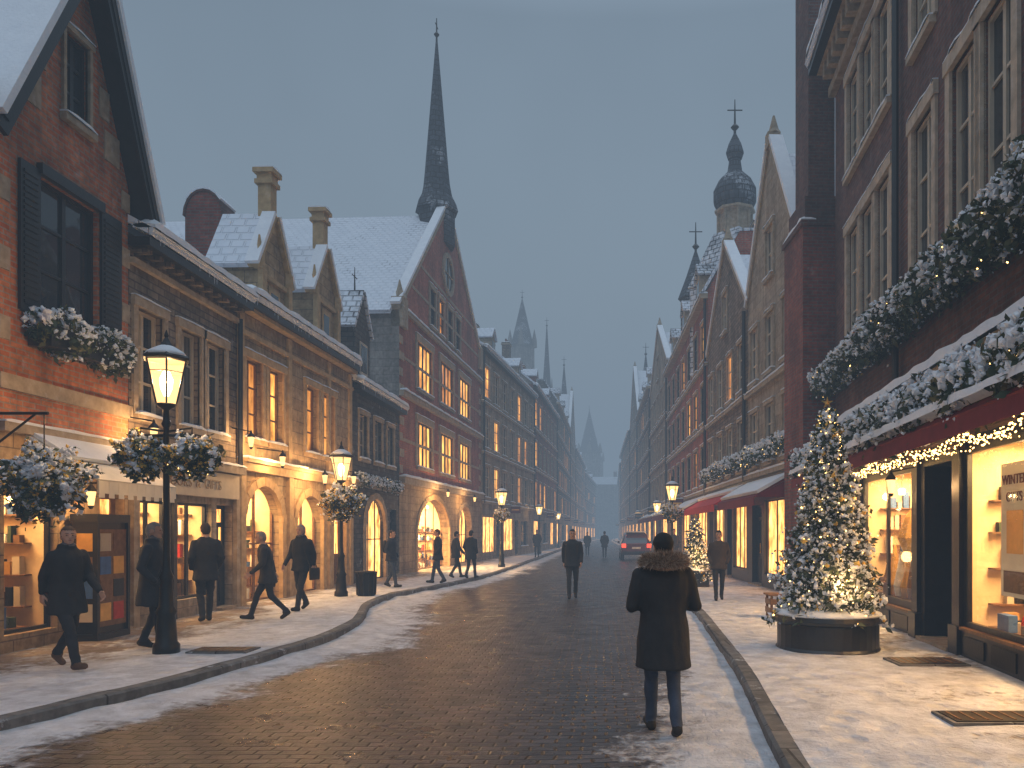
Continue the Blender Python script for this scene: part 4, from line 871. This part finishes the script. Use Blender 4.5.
def person(name,x,y,z,heading,H=1.7,stride=.6,ph=1,coat='coat_black',hem=.72,leg='trousers',shoe='shoe',hair='hair_dark',hat=None,arms='swing',width=1.,lean=.0,fur=False,scarf=None,bag=0,vox=.016,turn=0.,backpack=0):
    st=stride; px=.085
    hipz=.90-.035*st
    hips=[(-px,0,hipz),(px,0,hipz)]
    fr,bk=(1,0) if ph>0 else (0,1)
    knee=[None,None];ank=[None,None];toe=[None,None]
    xs=[-px,px]
    ank[fr]=(xs[fr]*.9,.36*st,.085); knee[fr]=(xs[fr],.20*st+.02,.48); toe[fr]=(xs[fr],.36*st+.16,.045+.03*st)
    ank[bk]=(xs[bk]*.9,-.40*st,.085+.10*st); knee[bk]=(xs[bk],-.10*st+.04,.475); toe[bk]=(xs[bk],-.40*st+.13*(1-.35*st),.035+.01)
    LW=lambda zz: lean*(zz-.9)
    parts=[];segs=[]
    for i in (0,1):
        parts+=[cone(hips[i],knee[i],.090,.062),cone(knee[i],ank[i],.062,.050)]
        parts.append(cone((ank[i][0],ank[i][1]-.03,ank[i][2]-.035),toe[i],.045,.040)); parts.append(cone(ank[i],((ank[i][0]+toe[i][0])/2,(ank[i][1]+toe[i][1])/2,ank[i][2]-.02),.046,.04))
        segs+=[('leg',hips[i],knee[i],.08),('leg',knee[i],(ank[i][0],ank[i][1],ank[i][2]+.03),.055),('shoe',(ank[i][0],ank[i][1]-.03,ank[i][2]-.035),toe[i],.05)]
    w=width; sh=1.40; fl=1+.10*max(0,.8-hem)
    tor=[(0,0,hem,.205*w*fl,.165*w*fl+.09*st*max(0,.85-hem)),(0,.0,hem+.02,.21*w*fl,.168*w*fl+.09*st*max(0,.85-hem)),(0,0,.88,.195*w,.145*w),(0,LW(1.05),1.05,.175*w,.128*w),(0,LW(1.25),1.25,.195*w,.138*w),(0,LW(1.36),1.36,.195*w,.125*w),(0,LW(1.42),1.425,.15*w,.095*w),(0,LW(1.47),1.475,.075,.07)]
    parts.append(loft(tor)); segs+=[('coat',(0,0,hem+.05),(0,LW(1.2),1.2),.20),('coat',(-.12,LW(1.33),1.33),(.12,LW(1.33),1.33),.14)]
    neck=((0,LW(1.45),1.44),(0,LW(1.55)+.015,1.56)); parts.append(cone(neck[0],neck[1],.060,.054)); segs.append(('scarf' if scarf else 'neck',neck[0],neck[1],.055))
    if scarf: parts.append(loft([(0,LW(1.45),1.44,.09,.085),(0,LW(1.48),1.47,.10,.095),(0,LW(1.5)+.01,1.51,.085,.085)],14))
    wr=[];el=[]
    for i in (0,1):
        sx=-1 if i==0 else 1; S=(sx*.175*w,LW(sh),sh-.035); sw_=(1 if i!=fr else -1)*st
        if arms=='swing': E=(sx*.225*w,LW(1.1)+.10*sw_-.02,1.12); Wp=(sx*.215*w,LW(1)+.24*sw_+.07,.90+.05*abs(sw_))
        elif arms=='pocket': E=(sx*.250*w,LW(1.1)-.07,1.12); Wp=(sx*.205*w,LW(1)+.09,.94)
        elif arms=='front': E=(sx*.245*w,LW(1.1)-.02,1.11); Wp=(sx*.13*w,LW(1)+.20,1.12)
        else: E=(sx*.235*w,LW(1.1)-.02,1.12); Wp=(sx*.23*w,LW(.9)+.05,.88)
        cr=.070*w
        parts+=[cone(S,E,cr,.056*w),cone(E,Wp,.056*w,.043*w)]; segs+=[('coat',S,E,.06),('coat',E,Wp,.05)]; wr.append(Wp); el.append(E)
    V,F,Nr=remesh(parts,vox)
    lab=['coat','leg','shoe','neck','scarf']; D=np.full((len(V),5),9.)
    for nm,a,b_,r in segs: k=lab.index(nm); D[:,k]=np.minimum(D[:,k],segd(V,a,b_)-r)
    lv=D.argmin(1); armd=np.minimum.reduce([segd(V,el[i],wr[i]) for i in(0,1)])
    lv[(V[:,2]<hem-.004)&(lv==0)&(armd>.075)]=1; lv[(V[:,2]>hem+.005)&(lv==1)]=0
    for i in range(len(V)):
        p=V[i]
        if lv[i]==0: q=noise.noise((p[0]*7+x,p[1]*7,p[2]*3))*.013+noise.noise((p[0]*16,p[1]*16+x,p[2]*9))*.007
        elif lv[i]==1: q=noise.noise((p[0]*9+x,p[1]*9,p[2]*14))*.009
        else: continue
        V[i]=p+Nr[i]*q
    mats=[M[coat],M[leg],M[shoe],M['skin'],M[scarf or 'scarf'],M[hair],M['eye'],M['lips'],M['beanie'],M['fur'],M['fur_tip'],M['bag']]
    AV=[V];AF=list(F);AM=[int(np.bincount(lv[list(f)]).argmax()) for f in F]; base=len(V)
    def add(v,f,mi):
        nonlocal base
        AV.append(np.array(v))
        for q in f: AF.append(tuple(i+base for i in q))
        if isinstance(mi,int): AM.extend([mi]*len(f))
        else: AM.extend(mi)
        base+=len(v)
    hp=[usph((0,0,.02),(.074,.092,.098)),usph((0,.028,-.045),(.056,.062,.066)),usph((0,-.02,-.01),(.066,.072,.08)),cone((0,.088,.012),(0,.108,-.022),.008,.013,8),usph((.074,-.005,-.012),(.012,.02,.03),8,6),usph((-.074,-.005,-.012),(.012,.02,.03),8,6),usph((0,.078,-.085),(.022,.02,.018),8,6),cone((-.03,.083,.028),(.03,.083,.028),.012,.012,8),usph((0,.088,-.052),(.024,.012,.010),8,6)]
    hv,hf,hn=remesh(hp,.0085,2)
    hair_m=((hv[:,1]<.035)&(hv[:,2]>-.04+.6*(hv[:,1]+.02)*(hv[:,1]>-.02))|(hv[:,2]>.062)|((hv[:,1]<-.03)&(hv[:,2]>-.075)))&~((np.abs(hv[:,0])>.07)&(np.abs(hv[:,2]+.012)<.03)&(np.abs(hv[:,1])<.03))
    hv=hv+hn*(hair_m*(.010 if not hat else .004))[:,None]
    hm=[5 if hair_m[list(f)].mean()>.5 else 3 for f in hf]
    a=turn; Rm=np.array([[math.cos(a),-math.sin(a),0],[math.sin(a),math.cos(a),0],[0,0,1]])
    hc=np.array((0,LW(1.6)+.02,1.605)); tr=lambda v:np.array(v)@Rm.T+hc
    add(tr(hv),hf,hm)
    for s_ in (-1,1): v,f=usph((s_*.030,.083,.008),(.011,.008,.006),8,6); add(tr(v),f,6); v,f=cone((s_*.016,.094,.030),(s_*.045,.088,.031),.004,.003,6); add(tr(v),f,5)
    v,f=usph((0,.098,-.052),(.022,.006,.005),8,6); add(tr(v),f,7)
    if hat:
        v,f,n_=remesh([usph((0,-.008,.045),(.086,.102,.085)),loft([(0,-.008,.015,.088,.103),(0,-.008,.05,.090,.105)],16),usph((0,-.03,.01),(.08,.085,.07))],.01,2); add(tr(v),f,8)
    if arms!='pocket':
        hv0,hf0,_=HAND
        for i in(0,1):
            d=np.array(wr[i])-np.array(el[i]); d/=np.linalg.norm(d); zz=-d; sx=1 if i==1 else -1
            yy=np.array((0,1,0.3))
            if arms=='front': yy=np.array((0,0,1.))
            yy=yy-(yy@zz)*zz; yy/=np.linalg.norm(yy); xx=np.cross(yy,zz)
            B=np.stack([xx,yy,zz],1); v=hv0.copy()
            if sx<0: v[:,0]*=-1
            v=v@B.T+np.array(wr[i])+d*.028; f=hf0 if sx>0 else [tuple(reversed(q)) for q in hf0]; add(v,f,3)
    if fur:
        v,f,n_=remesh([usph((0,-.10,1.475),(.17,.09,.07)),usph((-.12,-.02,1.48),(.07,.10,.05)),usph((.12,-.02,1.48),(.07,.10,.05))],.014,2); add(v,f,9)
        FV=[];FF=[];FMi=[];k=0
        for i in range(0,9000):
            j=rng.integers(len(v)); p=v[j]+rng.normal(size=3)*.004
            if n_[j][2]<-.55 : continue
            d=n_[j]+rng.normal(size=3)*.45+np.array((0,-.1,-.25)); d/=np.linalg.norm(d); e=np.cross(d,rng.normal(size=3)); e/=np.linalg.norm(e); ln=.03+.035*rng.random()
            FV+= [p-e*.0028,p+e*.0028,p+d*ln]; FF.append((k,k+1,k+2)); FMi.append(10 if rng.random()<.5 else 9); k+=3
        add(FV,FF,FMi)
    if bag:
        s_=bag; v,f,n_=remesh([loft([(s_*.30,.0,.62,.05,.15),(s_*.30,0,.80,.055,.16),(s_*.30,0,.86,.035,.15)],14)],.014,1); add(v,f,11)
        v,f=cone((s_*.29,-.1,.85),(s_*.06,0,1.45),.010,.010,6); add(v,f,11); v,f=cone((s_*.29,.1,.85),(s_*.05,.09,1.40),.010,.010,6); add(v,f,11)
    if backpack:
        v,f,n_=remesh([usph((0,-.2,1.22),(.14,.09,.2))],.015,1); add(v,f,11)
    V=np.concatenate(AV); s_=H/1.715
    me=bpy.data.meshes.new(name); me.from_pydata([tuple(p) for p in V*s_],[],AF)
    for m in mats: me.materials.append(m)
    me.polygons.foreach_set('material_index',AM); me.polygons.foreach_set('use_smooth',[True]*len(AF)); me.update()
    o=link(bpy.data.objects.new(name,me)); o.location=(x,y,z); o.rotation_euler=(0,0,-heading); return o
R=math.radians
person('pedestrian_in_fur_hooded_coat',.53,6.35,.0,R(-6),1.68,.5,-1,'coat_black',.58,'jeans','shoe','hair_dark','beanie','front',1.12,.0,True,vox=.014)
person('pedestrian',-.70,19.3,0,R(178),1.76,.55,1,'coat_black',.80,arms='swing',hair='hair_dark')
person('pedestrian',-6.1,8.7,.14,R(112),1.62,.78,1,'coat_black',.66,arms='swing',hair='hair_brown',shoe='shoe_brown',scarf='scarf',turn=-.4)
person('pedestrian',-5.95,10.1,.14,R(75),1.68,.35,1,'coat_charcoal',.60,arms='pocket',hair='hair_grey',scarf='scarf',width=1.05)
person('pedestrian',-6.9,13.3,.13,R(-40),1.72,.3,1,'coat_black',.72,arms='pocket',hair='hair_dark')
person('pedestrian',-5.9,13.5,.14,R(-115),1.56,.85,1,'coat_charcoal',.72,arms='swing',hair='hair_grey',bag=1,lean=.15)
person('pedestrian',-5.93,15.1,.14,R(-165),1.70,.65,-1,'coat_black',.80,arms='swing',hair='hair_grey',scarf='scarf',bag=-1)
person('pedestrian',-5.9,21.5,.13,R(100),1.62,.5,1,'coat_navy',.8,arms='pocket',leg='jeans',backpack=1)
person('pedestrian',-4.95,23.2,.13,R(-100),1.65,.5,1,'coat_black',.75,arms='pocket',leg='jeans',hair='hair_brown')
person('pedestrian',-4.92,26.0,.13,R(60),1.58,.6,-1,'coat_charcoal',.75,arms='swing')
person('pedestrian',-4.35,25.6,.13,R(20),1.62,.5,1,'coat_black',.70,arms='pocket')
person('pedestrian',2.72,17.4,.13,R(185),1.60,.45,1,'coat_brown',.78,arms='pocket',hair='hair_dark',vox=.018)
person('pedestrian',.3,50,0,R(0),1.75,.4,1,'coat_black',.7,arms='pocket',vox=.02)
person('pedestrian',-.9,54,0,R(180),1.7,.4,1,'coat_charcoal',.7,arms='pocket',vox=.02)
person('pedestrian',-3.9,47,.13,R(180),1.7,.4,1,'coat_charcoal',.7,arms='pocket',vox=.02)
person('pedestrian',-2.2,60,0,R(0),1.7,.4,1,'coat_black',.7,arms='pocket',vox=.02)
person('pedestrian',3.2,33,.13,R(180),1.7,.4,1,'coat_charcoal',.7,arms='pocket',vox=.02)
# ------------------------------------------------------------ parked car
M['carp']=plain('car_paint_dark_red',(.10,.012,.012),.25,nz=.05,bmp=0,coat=1); M['tail']=emis('tail_light',(1,.05,.02),3.5); M['rub']=plain('rubber',(.015,.015,.015),.9); M['rim']=plain('rim_metal',(.4,.4,.42),.3,metal=.9); M['plate']=plain('plate_white',(.7,.7,.65),.5)
r=empty('parked_car',(2.15,47,0)); c=MB('body',r,smooth=False)
st=[(-2.15,.50,.95,.0,.80,.98),(-2.1,.40,1.0,1.0,.88,.0),(-1.95,.35,1.05,1.35,.90,.70),(-1.6,.32,1.05,1.62,.91,.66),(-.2,.30,1.02,1.68,.92,.68),(.55,.30,1.0,1.6,.92,.66),(1.1,.30,.98,1.1,.92,.74),(1.9,.32,.85,.9,.88,.74),(2.2,.42,.7,.74,.75,.65)]
rings=[]
for (y,zb,zm,zt,wm,wt) in st:
    if y<-2.12: zt=1.0; wt=.7
    if y==-2.1: wt=.74; zt=1.05
    rings.append([(-wm*.92,y,zb),(-wm,y,zb+.15),(-wm,y,zm-.08),(-wm*.96,y,zm),(-wt,y,zt-.05),(-wt*.85,y,zt),(wt*.85,y,zt),(wt,y,zt-.05),(wm*.96,y,zm),(wm,y,zm-.08),(wm,y,zb+.15),(wm*.92,y,zb)])
for i in range(len(rings)-1):
    for j in range(12):
        k=(j+1)%12; glass=(j in(3,7) and 1<=i<=5) or (j==5 and i in(1,5)) ; c.poly([rings[i][j],rings[i][k],rings[i+1][k],rings[i+1][j]],'gd' if glass else 'carp')
c.poly(rings[0],'carp'); c.poly(rings[-1],'carp')
for s_ in(-1,1):
    c.box(min(s_*.62,s_*.86),max(s_*.62,s_*.86),-2.19,-2.10,.78,1.0,'tail')
    for y in(-1.35,1.4):
        A=[(s_*.93,y+.34*math.cos(a),.34+.34*math.sin(a)) for a in [2*math.pi*i/20 for i in range(20)]]; B=[(s_*.70,p[1],p[2]) for p in A]; c.hexa(A,B,'rub')
        A=[(s_*.935,y+.2*math.cos(a),.34+.2*math.sin(a)) for a in [2*math.pi*i/12 for i in range(12)]]; B=[(s_*.90,p[1],p[2]) for p in A]; c.hexa(A,B,'rim')
    c.box(min(s_*.92,s_*1.05),max(s_*.92,s_*1.05),.55,.65,1.0,1.14,'carp')
c.box(-.26,.26,-2.175,-2.14,.7,.82,'plate'); c.box(-.85,.85,-2.22,-2.08,.38,.56,'rub'); c.box(-.6,.6,-1.9,-.2,1.685,1.74,'snow')
c.box(-.55,.55,-1.99,-1.96,1.08,1.3,'gd')
c.finish()
# ------------------------------------------------------------ fog
SIG=.0070; FOG=(.190,.255,.332)
f=MB('fog',loc=Vector((0,185,24.5))); f.box(-220,220,-215,215,-25,25,'snow'); fo=f.finish()
m=bpy.data.materials.new('fog'); m.use_nodes=True; nt=m.node_tree; nt.nodes.remove(nt.nodes['Principled BSDF']); out=nt.nodes['Material Output']
ab=nt.nodes.new('ShaderNodeVolumeAbsorption'); ab.inputs[0].default_value=(0,0,0,1); ab.inputs[1].default_value=SIG; em=nt.nodes.new('ShaderNodeEmission'); em.inputs[0].default_value=c4(FOG); em.inputs[1].default_value=SIG
ad=nt.nodes.new('ShaderNodeAddShader'); L(nt,ab.outputs[0],ad.inputs[0]); L(nt,em.outputs[0],ad.inputs[1]); L(nt,ad.outputs[0],out.inputs['Volume'])
fo.data.materials.clear(); fo.data.materials.append(m)
# ------------------------------------------------------------ world
w=bpy.data.worlds.new('World'); scn.world=w; w.use_nodes=True; nt=w.node_tree; bg=nt.nodes['Background']
tc=nt.nodes.new('ShaderNodeTexCoord'); sx=nt.nodes.new('ShaderNodeSeparateXYZ'); L(nt,tc.outputs['Generated'],sx.inputs[0])
rp=nt.nodes.new('ShaderNodeValToRGB'); L(nt,sx.outputs['Z'],rp.inputs[0]); cr=rp.color_ramp
cr.elements[0].position=0; cr.elements[0].color=c4((.205,.275,.35)); cr.elements[1].position=1; cr.elements[1].color=c4((.78,.88,1.))
e=cr.elements.new(.28); e.color=c4((.215,.285,.355)); e=cr.elements.new(.56); e.color=c4((.170,.230,.30)); e=cr.elements.new(.74); e.color=c4((.60,.76,.97))
sky=nt.nodes.new('ShaderNodeTexSky'); sky.sky_type='NISHITA'; sky.sun_disc=False; sky.sun_elevation=R(3); sky.sun_rotation=R(200); sky.air_density=2; sky.dust_density=3
nz=noisen(nt,tc.outputs['Generated'],1.6,4); cl=mixc(nt,1.,rp.outputs[0],mrange(nt,nz,.3,.7,.88,1.12),'MULTIPLY')
s2=mixc(nt,1.,sky.outputs[0],(.02,.02,.02),'MULTIPLY'); L(nt,mixc(nt,1.,cl,s2,'ADD'),bg.inputs[0]); bg.inputs[1].default_value=1.
s=bpy.data.lights.new('sun','SUN'); s.energy=.45; s.angle=R(50); s.color=(.80,.9,1.); so=link(bpy.data.objects.new('sun',s)); so.rotation_euler=(R(38),0,R(-20)); so.location=(0,-10,40)
# ------------------------------------------------------------ camera
cd=bpy.data.cameras.new('camera'); co=link(bpy.data.objects.new('camera',cd)); co.location=(0,0,1.7); co.rotation_euler=(math.pi/2,0,0)
cd.sensor_width=36; cd.lens=760/1024*36; cd.shift_x=-88/1024; cd.shift_y=148/1024; cd.clip_end=6000; cd.clip_start=.05; scn.camera=co
scn.view_settings.view_transform='Standard'; scn.view_settings.look='None'; scn.view_settings.exposure=0
